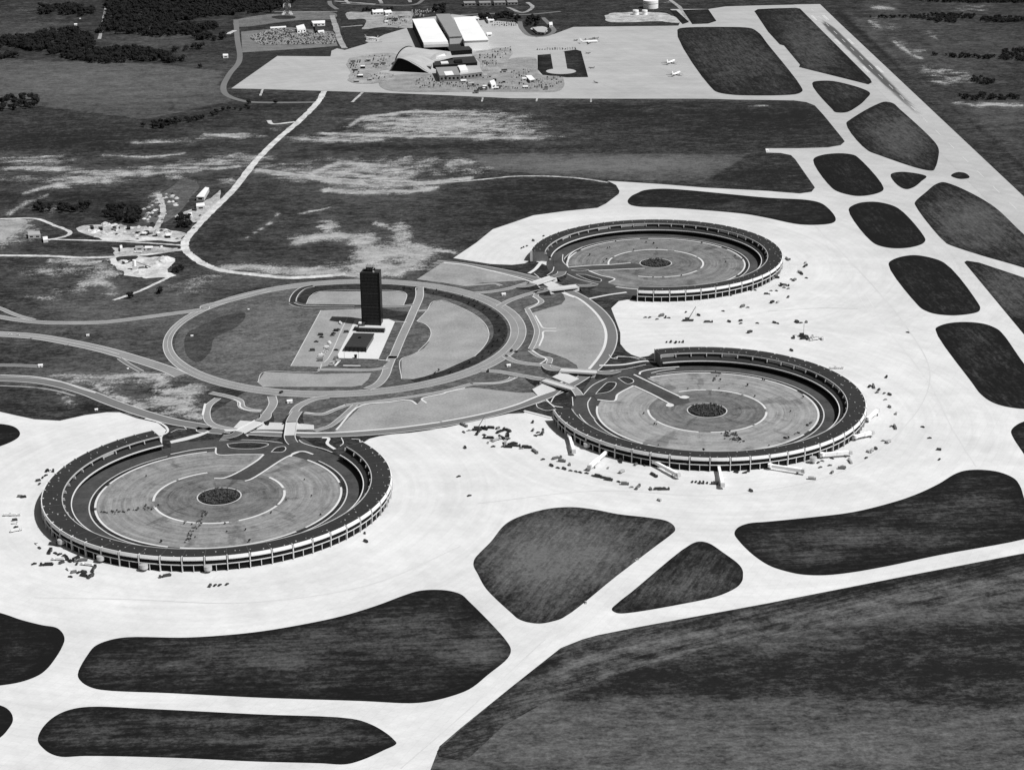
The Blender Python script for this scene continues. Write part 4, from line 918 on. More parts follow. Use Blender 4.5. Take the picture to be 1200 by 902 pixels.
for x, y, lb in ((95, 560, 'thin light pole on the lawn left of the tower car park'), (425, 830, 'thin pole on the lawn before the pavilion, left of the sculpture'), (537, 850, 'thin pole on the lawn before the pavilion, right of the sculpture')):
    p = thing('light_pole', lb, 'pole', (*U(P1(cB, x, y)), 0)); m = MB(); m.tube((0, 0, 0), (0, 0, 15), .22, .14, 8); m.build('mast', 'steel', p); m = MB(); m.box(-.7, .7, -.25, .25, 14.8, 15.2); m.build('lamp_head', 'dark recess', p)

def inside(p, poly):
    c = False; n = len(poly)
    for i in range(n):
        (x0, y0), (x1, y1) = poly[i], poly[(i + 1) % n]
        if (y0 > p[1]) != (y1 > p[1]) and p[0] < (x1 - x0) * (p[1] - y0) / (y1 - y0) + x0: c = not c
    return c
def scatter_px(poly, n, mind):
    xs_ = [p[0] for p in poly]; ys_ = [p[1] for p in poly]; out = []; tr = 0
    while len(out) < n and tr < 6000:
        tr += 1; p = (rnd.uniform(min(xs_), max(xs_)), rnd.uniform(min(ys_), max(ys_)))
        if inside(p, poly) and all((p[0] - q[0]) ** 2 + ((p[1] - q[1]) * 2) ** 2 > mind ** 2 for q in out): out.append(p)
    return sorted(out, key=lambda q: q[1])
# ------------------------------------------------------------------ generic buildings traced by roof outline
def block(name, label, cat, roof_px, h, wallm, roofm, parts=(), group=None):
    w = [np.array(U(p, h)) for p in roof_px]; c = np.mean(w, 0)
    t = thing(name, label, cat, (c[0], c[1], 0), 0, group); rel = [tuple(q - c) for q in w]
    m = MB(); m.prism(rel, 0, h - .5); m.build('wall', wallm, t)
    a = np.array(rel) * 1.012
    m = MB(); m.prism([tuple(q) for q in a], h - .5, h); r = m.build('roof', roofm, t)
    for (nm, px, z0, z1, mat) in parts:
        ww = [tuple(np.array(U(p, z1)) - c) for p in px]; m = MB(); m.prism(ww, z0, z1); m.build(nm, mat, t)
    # doors and window strips on the two faces that look this way
    n = len(rel)
    for i in range(n if cat != 'hangar' else 0):
        p, q2 = np.array(rel[i]), np.array(rel[(i + 1) % n]); e = q2 - p; L = np.linalg.norm(e)
        nrm = np.array((e[1], -e[0])) / L
        if nrm @ ((p + q2) / 2) < 0: nrm = -nrm
        if nrm[1] > -.3 or L < 6: continue
        for k in range(min(8, int(L // 7))):
            u0 = p + e * ((k + .25) / int(L // 7 if L // 7 < 8 else 8)); u1 = p + e * ((k + .75) / int(L // 7 if L // 7 < 8 else 8))
            v = []
            for dd in (.02, .12):
                for pt in (u0, u1):
                    for z in (h * .35, h * .68): v.append((*(pt + nrm * dd), z))
            m = MB(); m.add(v, [(0, 1, 3, 2), (4, 6, 7, 5), (0, 2, 6, 4), (1, 5, 7, 3), (0, 4, 5, 1), (2, 3, 7, 6)]); m.build('window', 'dark glass', t)
    return t
HB_ = 20
block('hangar', 'big hangar with bright white flat roof and open dark doors, left of the grey dock', 'hangar', cM([(555, 150), (725, 148), (832, 325), (640, 332)]), HB_, 'dark recess', 'white roof',
      [('door_header', cM([(640, 333), (830, 326), (838, 345), (645, 352)]), 14, 19.4, 'pale wall')])
block('hangar_dock', 'tall grey roofed dock between the two white hangars', 'hangar', cM([(740, 112), (848, 110), (945, 282), (845, 288)]), 24, 'pale wall', 'grey roof')
block('hangar', 'big hangar with bright white flat roof and white front wall, right of the grey dock', 'hangar', cM([(878, 140), (1035, 130), (1150, 312), (962, 320)]), HB_, 'white metal', 'white roof')
block('office_block', 'low black roofed block just below the white hangars', 'building', cM([(810, 345), (965, 330), (1022, 388), (850, 400)]), 9, 'dark recess', 'dark roof')
block('office_block', 'long black roofed block between the hangars and the old terminal front', 'building', cM([(715, 490), (875, 450), (1035, 440), (1062, 488), (730, 512)]), 9, 'dark recess', 'dark roof',
      [('roof_plant', cM([(775, 482), (830, 478), (838, 492), (780, 496)]), 9, 11, 'white roof'), ('roof_plant', cM([(880, 468), (940, 464), (946, 482), (890, 486)]), 9, 12, 'dark recess')])
block('old_terminal', 'grey two storey block with pale roof patch at the near corner of the old terminal', 'building', cM([(738, 528), (905, 520), (925, 585), (768, 592)]), 12, 'mid wall', 'grey roof',
      [('roof_patch', cM([(800, 560), (865, 555), (880, 585), (815, 590)]), 12, 12.4, 'white roof')])
block('old_terminal', 'pale roofed terminal block with a raised white roof box, beside the parked cars', 'building', cM([(907, 518), (1075, 512), (1100, 562), (928, 585)]), 11, 'mid wall', 'older concrete',
      [('roof_box', cM([(910, 512), (970, 508), (990, 548), (930, 555)]), 11, 15, 'white roof'), ('canopy', cM([(930, 622), (975, 620), (980, 630), (935, 633)]), 3, 4, 'white roof')])
block('workshop', 'pale workshop annex with roof box, joined to the arched hangar', 'building', cM([(560, 400), (690, 385), (850, 405), (870, 465), (720, 480), (700, 520), (640, 510), (520, 450)]), 9, 'mid wall', 'older concrete',
      [('roof_box', cM([(570, 420), (632, 410), (640, 430), (582, 440)]), 9, 13, 'white roof'), ('roof_box', cM([(700, 415), (800, 412), (818, 440), (712, 446)]), 9, 13, 'white roof')])
block('shed', 'bright white square building at the head of the crowded car park', 'building', cL([(580, 205), (640, 190), (655, 225), (590, 235)]), 8, 'white metal', 'white roof')
block('shed', 'white low building behind the car park, right of the square one', 'building', cL([(700, 165), (805, 160), (805, 182), (712, 185)]), 6, 'white metal', 'white roof')
block('shed', 'narrow white roofed shed beside a dark shed at the car park', 'building', cL([(750, 240), (795, 235), (800, 245), (752, 250)]), 4, 'white metal', 'white roof')
block('shed', 'long thin white roof along the top of the car park', 'building', cL([(378, 212), (500, 204), (502, 214), (380, 222)]), 4, 'pale wall', 'white roof')
block('shed', 'dark narrow shed among white sheds at the car park', 'building', cL([(725, 190), (745, 188), (748, 240), (730, 242)]), 6, 'dark recess', 'dark roof')
block('shed', 'tiny white building alone in the field left of the far road', 'building', cL([(8, 422), (48, 422), (50, 435), (8, 436)]), 5, 'white metal', 'white roof')
block('house', 'pale roofed house among dark trees beyond the hangar yard, left of two', 'building', cM([(240, 75), (325, 72), (330, 95), (245, 98)]), 6, 'pale wall', 'white roof')
block('house', 'pale roofed house among dark trees beyond the hangar yard, right of two', 'building', cM([(330, 82), (385, 78), (398, 98), (345, 102)]), 6, 'pale wall', 'white roof')
block('shed', 'small white hut right behind the right white hangar', 'building', cN([(98, 128), (135, 126), (142, 145), (105, 148)]), 6, 'pale wall', 'white roof')
block('shed', 'white shed beside a row of dark trees behind the right hangar', 'building', cN([(198, 138), (240, 128), (262, 158), (215, 162)]), 7, 'pale wall', 'white roof')
block('shed', 'small pale shed right beside the white hangar wall', 'building', cN([(200, 255), (240, 252), (244, 268), (205, 272)]), 5, 'pale wall', 'white roof')
block('house', 'rounded pale building inside the curved drive by the far apron', 'building', cN([(560, 215), (640, 210), (665, 232), (655, 255), (600, 250)]), 6, 'mid wall', 'older concrete')
block('shed', 'small white shed right of the curved drive', 'building', cN([(690, 175), (715, 172), (718, 195), (692, 198)]), 5, 'pale wall', 'white roof')
block('kiosk', 'white roofed kiosk among parked cars near the apron edge', 'building', cN([(505, 590), (550, 588), (580, 620), (540, 628)]), 6, 'mid wall', 'white roof')
block('shed', 'white gabled hut among cars below the old terminal', 'building', cN([(225, 635), (260, 622), (275, 655), (240, 665)]), 7, 'white metal', 'white roof')
block('shed', 'dark roofed shed among cars below the old terminal', 'building', cN([(135, 680), (205, 676), (208, 692), (140, 696)]), 4, 'mid wall', 'dark roof')
# far row of long roofs at the top of the picture
for i, (x0, x1, y) in enumerate(((20, 110, 12), (140, 230, 10), (255, 345, 8), (360, 440, 5))):
    block('barracks', ['long grey barracks block at the top edge, leftmost of four', 'long grey barracks block at the top edge, second from the left', 'long grey barracks block at the top edge, third from the left', 'long grey barracks block at the top edge, rightmost of four'][i], 'building', cN([(x0, y), (x1, y - 2), (x1 + 6, y + 12), (x0 + 6, y + 14)]), 7, 'mid wall', 'grey roof', (), 'barracks at the top edge')
# left work yards
LY = [('long white shed beside the dirt road, farthest up the road', cK([(1000, 270), (1070, 195), (1100, 200), (1060, 272)]), 6, 'white roof'), ('small white shed beside the dirt road, next below the long shed', cK([(1000, 322), (1062, 315), (1068, 340), (1000, 345)]), 6, 'white roof'),
      ('pale low heap shed beside the dirt road above the dark trees', cK([(925, 400), (965, 390), (970, 425), (925, 435)]), 4, 'white roof'), ('white trailer in the yard, right of two trailers', cK([(598, 655), (660, 655), (662, 668), (600, 670)]), 4, 'white roof'),
      ('grey trailer in the yard, left of the white trailer', cK([(522, 655), (585, 652), (586, 667), (524, 669)]), 4, 'older concrete'), ('small white cabin at the left end of the trailer row', cK([(402, 650), (420, 646), (424, 670), (405, 674)]), 5, 'white roof'),
      ('pale shed on the far left pad beside the bent track', q02([(130, 185), (185, 182), (190, 200), (132, 202)]), 5, 'older concrete'), ('white hut on the far left pad at the end of the straight track', q02([(200, 210), (222, 207), (225, 222), (203, 225)]), 4, 'white roof')]
for lb, px, h, rm_ in LY: block('site_shed', lb, 'shed', px, h, 'pale wall', rm_)
for k, p in enumerate(scatter_px(cN([(140, 500), (400, 480), (590, 560), (780, 620), (780, 690), (320, 705), (20, 705), (20, 650)]), 16, 4) + scatter_px(cM([(70, 470), (390, 430), (390, 540), (180, 640), (90, 640)]), 9, 4) + scatter_px(cM([(320, 120), (530, 110), (530, 200), (330, 205)]), 6, 4)):
    s_ = rnd.uniform(.5, 1.1); x, y = p
    block('shed', 'small shed among the parked cars of the hangar yard', 'building', [(x - 3 * s_, y), (x + 3 * s_, y - .2), (x + 3.4 * s_, y + 1.2 * s_), (x - 2.6 * s_, y + 1.4 * s_)], rnd.uniform(3, 6), rnd.choice(('mid wall', 'pale wall', 'dark recess')), rnd.choice(('white roof', 'grey roof', 'dark roof', 'older concrete')), (), 'small sheds of the hangar yard')
# arched hangar
def arch_hangar():
    f0, f1 = np.array(U(P1(cM, 372, 560))), np.array(U(P1(cM, 692, 574)))
    ax = f1 - f0; L = np.linalg.norm(ax); ax /= L; ay = np.array((-ax[1], ax[0])); rz = math.atan2(ax[1], ax[0])
    t = thing('arched_hangar', 'arched hangar with curved pale shell roof and a black open mouth', 'hangar', (*f0, 0), rz)
    sc = L / 320.0
    prof = [(0, 0), (20, 34), (38, 64), (55, 88), (70, 100), (90, 102), (115, 98), (150, 86), (190, 66), (230, 46), (270, 22), (318, 0)]
    prof = smooth_closed([(x * sc, z * sc * 1.02) for x, z in prof], 4, False)
    n = len(prof); D = 62.0; V = []; Fc = []
    for j, yy in enumerate((0, D * .5, D)):
        k = 1 - .06 * j
        for x, z in prof: V.append((x + yy * .16, yy, max(z, 0) * k))
    for j in range(2):
        for i in range(n - 1): Fc.append((j * n + i, j * n + i + 1, (j + 1) * n + i + 1, (j + 1) * n + i))
    o = len(V)
    for q in list(V): V.append((q[0], q[1], max(0, q[2] - .8)))
    for j in range(2):
        for i in range(n - 1): Fc.append((o + j * n + i, o + (j + 1) * n + i, o + (j + 1) * n + i + 1, o + j * n + i + 1))
    for i in range(n - 1): Fc.append((i, o + i, o + i + 1, i + 1)); Fc.append((2 * n + i, 2 * n + i + 1, o + 2 * n + i + 1, o + 2 * n + i))
    link_mesh('shell_roof', V, Fc, 'older concrete', t, None)
    m = MB(); pp = [(x + 3, z - .9) for x, z in prof if z > .95]
    pp = [(pp[0][0] - 1, 0)] + pp + [(pp[-1][0] + 1, 0)]
    v = [(x, 4, z) for x, z in pp] + [(x, 4.5, z) for x, z in pp]; k = len(pp)
    m.add(v, [tuple(range(k)), tuple(range(k, 2 * k))[::-1]]); m.build('mouth', 'dark recess', t)  # black panel paints in the shade of the open interior
    # rear barrel vault whose end arch looks left
    V = []; Fc = []; n2 = 15; Lx = 245 * sc
    for x in np.linspace(-2, Lx, 6):
        for a in np.linspace(0, math.pi, n2): V.append((x + 3 - math.cos(a) * 8, D * .95 + 42 - math.cos(a) * 44, math.sin(a) * (27 - 7 * x / Lx)))
    for j in range(5):
        for i in range(n2 - 1): Fc.append((j * n2 + i, (j + 1) * n2 + i, (j + 1) * n2 + i + 1, j * n2 + i + 1))
    Fc += [tuple(range(5 * n2, 6 * n2))]
    link_mesh('rear_vault', V, Fc, 'older concrete', t)
    m = MB()
    for i in range(n2 - 1): m.tube(Vector(V[i]) + Vector((-1, 0, 0)), Vector(V[i + 1]) + Vector((-1, 0, 0)), 1.5, n=5)
    m.build('end_arch', 'dark recess', t)
    m = MB(); m.add([(V[i][0] + 2.5, V[i][1], max(V[i][2] - .6, 0)) for i in range(n2)], [tuple(range(n2))]); m.build('end_door', 'mid wall', t)
arch_hangar()
sheet('yard', cM([(60, 460), (150, 440), (420, 420), (400, 540), (300, 560), (420, 590), (380, 640), (100, 650), (60, 560)]), Z4 + .06, 'yard')
sheet('yard', cM([(200, 285), (300, 290), (290, 335), (200, 330)]), Z4 + .07, 'gravel')
# fuel tanks
def tank(px, r, h, label):
    c = U(px); t = thing('fuel_tank', label, 'tank', (*c, 0), 0, None)
    m = MB(); m.tube((0, 0, 0), (0, 0, h), r, n=40); m.build('shell', 'white metal', t)
    m = MB(); m.tube((0, 0, h), (0, 0, h + r * .12), r * .99, .3, 40); m.build('roof', 'white roof', t)
    m = MB(); m.tube((0, 0, h * .62), (0, 0, h * .66), r + .25, n=40); m.build('rim', 'steel', t)
sheet('gravel_pad', q60([(445, 75), (470, 62), (560, 58), (700, 62), (765, 80), (775, 110), (700, 102), (470, 104)]), Z2, 'gravel')
tank(P1(q60, 650, 38), 16.5, 17, 'largest white round fuel tank at the far apron edge'); tank(P1(q60, 580, 70), 6.5, 10, 'small white fuel tank, left of two on the gravel pad'); tank(P1(q60, 622, 70), 6, 10, 'small white fuel tank, right of two on the gravel pad')
# lattice mast
def mast():
    pts = [U(p) for p in cL([(478, 118), (543, 116), (530, 108), (490, 109)])]; c = np.mean(pts, 0)
    t = thing('lattice_mast', 'tall banded lattice radio mast with white footings beyond the car park', 'mast', (*c, 0))
    H = 95.0
    for p in pts:
        a = np.array(p) - c; 
        for k in range(12):
            z0, z1 = H * k / 12, H * (k + 1) / 12
            m = MB(); s0, s1 = 1 - .9 * k / 12, 1 - .9 * (k + 1) / 12
            m.tube((a[0] * s0, a[1] * s0, z0), (a[0] * s1, a[1] * s1, z1), .75, n=6); m.build('leg', 'white metal' if k % 2 == 0 else 'painted dark', t)
        m = MB(); m.frus((a[0] - 3, a[0] + 3, a[1] - 3, a[1] + 3), (a[0] - 2, a[0] + 2, a[1] - 2, a[1] + 2), 0, 3.5); m.build('footing', 'white concrete', t)
    m = MB()
    for k in range(12):
        z0, z1 = H * k / 12, H * (k + 1) / 12; s0, s1 = 1 - .9 * k / 12, 1 - .9 * (k + 1) / 12
        for i in range(4):
            a, b = np.array(pts[i]) - c, np.array(pts[(i + 1) % 4]) - c
            m.tube((*(a * s0), z0), (*(b * s1), z1), .25, n=4); m.tube((*(a * s1), z1), (*(b * s1), z1), .25, n=4)
    m.build('bracing', 'steel', t)
mast()
sheet('verge', cL([(390, 132), (480, 122), (570, 130), (560, 148), (430, 150)]), Z2, 'dark verge grass')  # dark patch painting the mast's shadow onto the ground

# ------------------------------------------------------------------ far yards, roads, tracks
sheet('field', cL([(135, 150), (600, 95), (870, 100), (860, 150), (600, 160), (130, 212)]), Z1, 'landside grass', step=30, attrs=lambda co: {'dry': np.full(len(co), .5), 'bare': np.full(len(co), .12)})
sheet('parking_lot', cL([(150, 250), (520, 215), (870, 250), (905, 360), (700, 378), (160, 412)]), Z2, 'lot asphalt', sm=False)
sheet('yard', cM([(40, 100), (200, 95), (540, 95), (560, 150), (540, 215), (330, 215), (180, 230), (160, 150), (60, 155)]), Z3, 'yard')
sheet('yard', cM([(300, 640), (420, 590), (700, 580), (760, 640), (1120, 600), (1200, 560)]) + cN([(400, 460), (560, 450), (600, 545), (640, 590), (780, 600), (805, 630), (800, 685), (740, 718), (300, 720), (60, 722)]) + cM([(400, 715), (320, 690)]), Z4, 'old asphalt')
sheet('yard', cM([(1050, 410), (1200, 380)]) + cN([(380, 380), (400, 430), (280, 600), (140, 610)]) + cM([(1090, 520)]), Z4 + .05, 'yard')
sheet('apron', cN([(700, 412), (808, 406), (832, 545), (722, 545)]), Z4, 'older concrete', sm=False)
sheet('apron', [(P1(cN, 783, 560)[0] + 17.6 * math.cos(a), P1(cN, 783, 560)[1] + 3.3 * math.sin(a)) for a in np.linspace(0, 2 * math.pi, 24)[:-1]], Z5, 'older concrete', sm=False)
sheet('verge', cM([(0, 108), (30, 110), (50, 155), (160, 152), (165, 180), (0, 215)]), Z3, 'dark verge grass', sm=False)
sheet('verge', cM([(10, 225), (150, 208), (180, 270), (200, 340), (40, 370)]), Z3, 'dark verge grass', sm=False)
sheet('verge', cN([(470, 200), (540, 150), (620, 130), (720, 200), (730, 262), (640, 290), (560, 285)]), Z3, 'dark verge grass')
sheet('verge', cL([(165, 425), (860, 378), (850, 440), (435, 438), (80, 685), (20, 690), (60, 580), (150, 500)]), Z2, 'dark verge grass', sm=False)
sheet('yard', cN([(545, 222), (640, 210), (680, 250), (600, 262)]), Z4, 'gravel')
def RD(p, wd, m='mid asphalt', z=Z2 + .02):
    w = smooth_closed([U(q) for q in p], 10, False)
    if m in ('spoil', 'gravel', 'yard') and len(w) > 3:
        wv_ = [wd * rnd.uniform(.86, 1.12) for _ in w]; w = [(x + rnd.uniform(-.5, .5), y + rnd.uniform(-.5, .5)) for x, y in w]
    else: wv_ = wd
    return ribbon_w('road' if m != 'gravel' else 'track', w, wv_, z, m)
RD(cL([(110, 155), (120, 300), (135, 480), (60, 580), (12, 680), (35, 740), (120, 778), (220, 798), (480, 803), (740, 800)]), 11)
RD(cL([(860, 120), (880, 180), (930, 330), (960, 380)]), 12, 'yard'); RD(cL([(840, 10), (850, 40), (900, 75)]), 10); RD(q60([(740, 0), (790, 40), (830, 100)]), 9, 'yard')
RD(cN([(460, 170), (480, 230), (560, 285), (650, 285), (725, 250), (700, 200), (640, 140)]), 10, 'mid asphalt', Z3 + .04); RD(cM([(930, 215), (1100, 205)]), 8); RD(cL([(930, 215), (1100, 200)]), 7, 'yard', Z4)
RD(cL([(410, 95), (900, 92)]), 6, 'yard')
RD(cN([(0, 118), (300, 108), (470, 118), (780, 92)]), 10, 'mid asphalt'); RD(cN([(370, 60), (480, 100), (560, 60), (520, 20)]), 9, 'yard')
RD(cL([(880, 10), (1000, 20), (1200, 35)]), 9, 'yard'); RD(cM([(0, 30), (250, 40), (560, 40), (640, 0)]), 9, 'mid asphalt'); RD(cM([(530, 0), (540, 20)]), 8, 'yard'); RD(cM([(30, 0), (60, 30)]), 8, 'yard'); RD(cM([(300, 0), (315, 30)]), 8, 'yard')
RD(cL([(300, 750), (320, 700)]), 4, 'gravel', Z4); RD(cM([(85, 800), (165, 725)]), 5, 'gravel', Z4); RD(cN([(165, 795), (172, 762)]), 3, 'gravel'); RD(cN([(590, 795), (598, 765)]), 3, 'gravel'); RD(cN([(1015, 800), (1020, 770)]), 3, 'gravel')
RD(cL([(50, 268), (75, 252), (105, 240)]), 10, 'spoil')
RD(q30([(320, 428), (290, 480), (200, 570), (100, 655), (0, 755)]) + q02([(1085, 0), (1000, 82), (920, 165), (872, 225), (868, 268), (900, 302), (960, 340), (1050, 370), (1200, 388)]) + q32([(150, 402), (320, 395), (420, 385)]), 11, 'spoil')
RD(q30([(60, 565), (80, 582), (185, 572)]), 8, 'spoil'); RD(q30([(0, 795), (100, 805), (220, 822), (400, 840), (640, 850), (900, 855), (1100, 838), (1200, 828)]) + q60([(100, 826), (200, 828), (330, 838), (450, 856)]), 6, 'gravel')
RD([(-40, 256)] + q02([(0, 127), (160, 125), (250, 155), (330, 193), (300, 210), (225, 225)]), 6, 'spoil', Z2 + .04); RD(q02([(225, 222), (500, 230), (700, 240), (845, 250)]), 5, 'spoil')
RD([(-60, 299)] + q02([(0, 298), (200, 300), (400, 308), (560, 303), (700, 292), (850, 270)]), 8, 'spoil', Z2 + .04); RD(q02([(530, 508), (640, 470), (740, 425), (800, 395)]), 5, 'spoil')
RD(q02([(745, 10), (765, 90), (735, 165), (710, 190)]), 8, 'gravel'); RD([(126, 0), (121, 25), (116.5, 46)], 7, 'yard'); 

sheet('yard', cK([(60, 520), (200, 490), (480, 500), (640, 520), (880, 540), (860, 610), (600, 605), (240, 598)]), Z3, 'gravel'); sheet('yard', cK([(230, 560), (400, 575), (600, 590), (860, 600), (860, 620), (600, 615), (230, 600)]), Z4, 'spoil')
sheet('yard', cK([(330, 675), (560, 668), (860, 675), (860, 690), (600, 720), (380, 725)]), Z3, 'gravel')
sheet('spoil_heap', cK([(620, 740), (800, 735), (830, 790), (800, 850), (820, 890), (600, 910), (480, 880), (400, 830), (340, 790), (360, 750), (460, 735)]), Z3, 'spoil')
sheet('yard', cK([(820, 440), (900, 390), (1100, 300), (1200, 205), (1200, 270), (1100, 390), (980, 470)]), Z1, 'gravel')
sheet('verge', cK([(380, 745), (540, 735), (520, 765), (430, 800)]), Z4, 'dark verge grass')
sheet('plot', q02([(0, 130), (120, 130), (60, 200), (0, 240)]), Z1, 'yard')
sheet('rough_plot', cK([(700, 270), (800, 200), (905, 128), (1025, 185), (960, 270), (860, 400), (720, 480), (640, 470)]), Z1, 'landside grass', attrs=None)
for k, (x, y, w_, d_) in enumerate(((170, 498, 26, 9), (235, 505, 30, 9), (345, 500, 26, 12), (400, 492, 30, 10), (455, 500, 26, 10), (530, 530, 30, 9), (575, 545, 34, 10), (630, 535, 26, 9), (690, 545, 24, 10), (760, 558, 34, 14))):
    block('site_shed', 'low shed or trailer in the crowded row of the long work yard', 'shed', cK([(x, y), (x + w_, y - 2), (x + w_ + 4, y + d_), (x + 4, y + d_ + 2)]), rnd.uniform(3, 4.5), rnd.choice(('mid wall', 'dark recess', 'pale wall')), rnd.choice(('white roof', 'grey roof', 'dark roof', 'older concrete')), (), 'sheds of the long work yard')
# low spoil mounds in the yards (real relief)
def mound(px, r, h, label, grp, mat=None):
    c = U(px); V = [(0, 0, h)]; Fc = []; n = 14
    for j, (rr_, hh) in enumerate(((.35, .8), (.7, .35), (1, 0))):
        for i in range(n):
            a = 2 * math.pi * i / n; k = r * rr_ * rnd.uniform(.85, 1.15); V.append((k * math.cos(a), k * math.sin(a), h * hh * rnd.uniform(.8, 1.2)))
    for i in range(n): Fc.append((0, 1 + i, 1 + (i + 1) % n))
    for j in range(2):
        for i in range(n): Fc.append((1 + j * n + i, 1 + (j + 1) * n + i, 1 + (j + 1) * n + (i + 1) % n, 1 + j * n + (i + 1) % n))
    o = link_mesh('spoil_mound', V, Fc, mat or rnd.choice(('spoil', 'gravel', 'spoil', 'dark verge grass') if r < 6 else ('spoil',))); o.location = (*c, .2); tag(o, label, 'mound', grp)
for p, r in (((745, 765), 14), ((680, 800), 9), ((560, 870), 10), ((430, 780), 8), ((770, 560), 8), ((740, 575), 6)): mound(P1(cK, *p), r, r * .35, 'pale spoil mound in the bright work yard by the bent dirt road', 'spoil mounds in the work yard')
heaps = scatter_px(cK([(90, 500), (300, 480), (480, 490), (640, 510), (860, 545), (850, 590), (600, 590), (300, 575), (100, 540)]), 46, 2.2)
for k, p in enumerate(heaps): mound(p, rnd.uniform(2.5, 5.5), rnd.uniform(1.2, 3), 'small heap of building material in the long trailer yard', 'heaps in the trailer yard')
heaps = scatter_px(cK([(560, 400), (720, 240), (860, 250), (880, 380), (760, 440), (660, 500), (560, 460)]), 40, 2.4)
for k, p in enumerate(heaps): mound(p, rnd.uniform(2, 4), rnd.uniform(1, 2.4), 'small pale heap on the rough ground above the trailer yard', 'heaps on the rough ground')
# batch plant
bp = thing('batch_plant', 'pale concrete batching plant with silo in the bright work yard', 'plant', (*U(P1(cK, 520, 840)), 0), .2)
m = MB(); m.tube((0, 0, 5), (0, 0, 13), 2.2, n=16); m.build('silo', 'white metal', bp); m = MB(); m.box(-3, 3, -2.2, 2.2, 0, 5); m.build('base_frame', 'pale wall', bp)
m = MB(); m.tube((3, 0, 10), (20, 4, 1), .7, n=6); m.build('conveyor', 'steel', bp)

# ------------------------------------------------------------------ trees
def crown_geo(r, h, seed, lobes=9, z0=2.0):
    q = random.Random(seed); V = []; Fc = []
    ico = bmesh.new(); bmesh.ops.create_icosphere(ico, subdivisions=1, radius=1); iv = [v.co.copy() for v in ico.verts]; ifc = [tuple(v.index for v in f.verts) for f in ico.faces]; ico.free()
    for k in range(lobes):
        a = q.uniform(0, 6.28); d = r * q.uniform(.1, .72) if k else 0; cz = z0 + h * q.uniform(.25, .85) if k else z0 + h * .6
        s = r * q.uniform(.3, .55); o = len(V)
        for c in iv:
            j = q.uniform(.65, 1.3); V.append((d * math.cos(a) + c.x * s * j, d * math.sin(a) + c.y * s * j, cz + c.z * s * .85 * j))
        Fc += [tuple(i + o for i in f) for f in ifc]
    for k in range(lobes * 14):      # leaf clumps round the crown give it a ragged edge
        a = q.uniform(0, 6.28); b = q.uniform(-.4, 1.4); d = r * q.uniform(.75, 1.08)
        c = Vector((d * math.cos(a) * math.cos(b), d * math.sin(a) * math.cos(b), z0 + h * .5 + d * math.sin(b) * h / (2 * r)))
        s = r * q.uniform(.06, .16); o = len(V)
        for i in range(4): V.append(tuple(c + Vector((q.uniform(-s, s), q.uniform(-s, s), q.uniform(-s, s)))))
        Fc += [(o, o + 1, o + 2), (o, o + 2, o + 3)]
    return V, Fc
def make_tree(name, label, r, h, th, seed, group):
    t = thing(name, label, 'tree', (0, 0, 0), 0, group)
    V, Fc = crown_geo(r, h, seed, 9, th); link_mesh('crown', V, Fc, 'leaf', t)
    m = MB(); m.tube((0, 0, 0), (0, 0, th + h * .4), r * .09 + .08, r * .04 + .04, 7)
    for k in range(3):
        a = k * 2.1 + seed; m.tube((0, 0, th + h * .15), (math.cos(a) * r * .5, math.sin(a) * r * .5, th + h * .55), r * .04 + .03, .03, 5)
    m.build('trunk', 'bark', t)
    return t
FIRST = {}
def plant(kind, seedk, name, label, group, pxp, r, h, th, sc=1.0):
    key = (kind, seedk); w = U(pxp)
    if key not in FIRST:
        FIRST[key] = make_tree(name, label, r, h, th, seedk, group); o = FIRST[key]; o.location = (*w, 0); o.rotation_euler = (0, 0, rnd.uniform(0, 6)); o.scale = (sc,) * 3
        return o
    return dup(FIRST[key], (*w, 0), rnd.uniform(0, 6), label, group, (sc,) * 3)
# copses and hedgerow trees one can count
COPSE = [(q00([(0, 470), (60, 455), (190, 465), (185, 500), (90, 520), (0, 525)]), 22, 4, 'dark tree of the small copse at the left edge of the pale field', 'trees of the left edge copse', 1.15),
         (q02([(500, 90), (560, 80), (660, 90), (650, 150), (560, 145), (490, 120)]), 26, 4, 'dark tree of the copse beside the rough ground above the trailer yard', 'trees of the copse above the trailer yard', 1.0),
         (q02([(280, 75), (420, 70), (420, 95), (280, 98)]), 10, 5, 'dark tree in the thin clump left of the trailer yard copse', 'trees of the thin clump', .9),
         (q02([(160, 70), (240, 75), (240, 95), (170, 95)]), 7, 5, 'dark tree of the clump above the far left pad', 'trees above the far left pad', .9),
         (q02([(830, 135), (870, 120), (905, 150), (880, 170), (830, 165)]), 9, 4, 'dark tree beside the dirt road above the work yard junction', 'trees by the dirt road junction', .8),
         (q02([(805, 370), (840, 355), (860, 370), (830, 385)]), 5, 4, 'dark bushy tree at the right edge of the bright work yard', 'trees at the work yard edge', .7),
         (q00([(660, 595), (780, 575), (900, 560), (1000, 530), (1160, 500), (1190, 510), (1000, 545), (880, 580), (720, 605)]), 30, 4, 'dark tree of the hedgerow running up to the far road', 'hedgerow trees below the far road', .75),
         (q00([(730, 600), (790, 585), (785, 605), (740, 610)]), 4, 3, 'dark tree at the near end of the hedgerow', 'trees at the hedgerow end', .9)]
for poly, n, md, lb, gp, sc in COPSE:
    for i, p in enumerate(scatter_px(poly, n, md)): plant('wood', i % 4, 'broadleaf_tree', lb, gp, p, 5.5, 8.5, 1.5, sc * rnd.uniform(.75, 1.2))
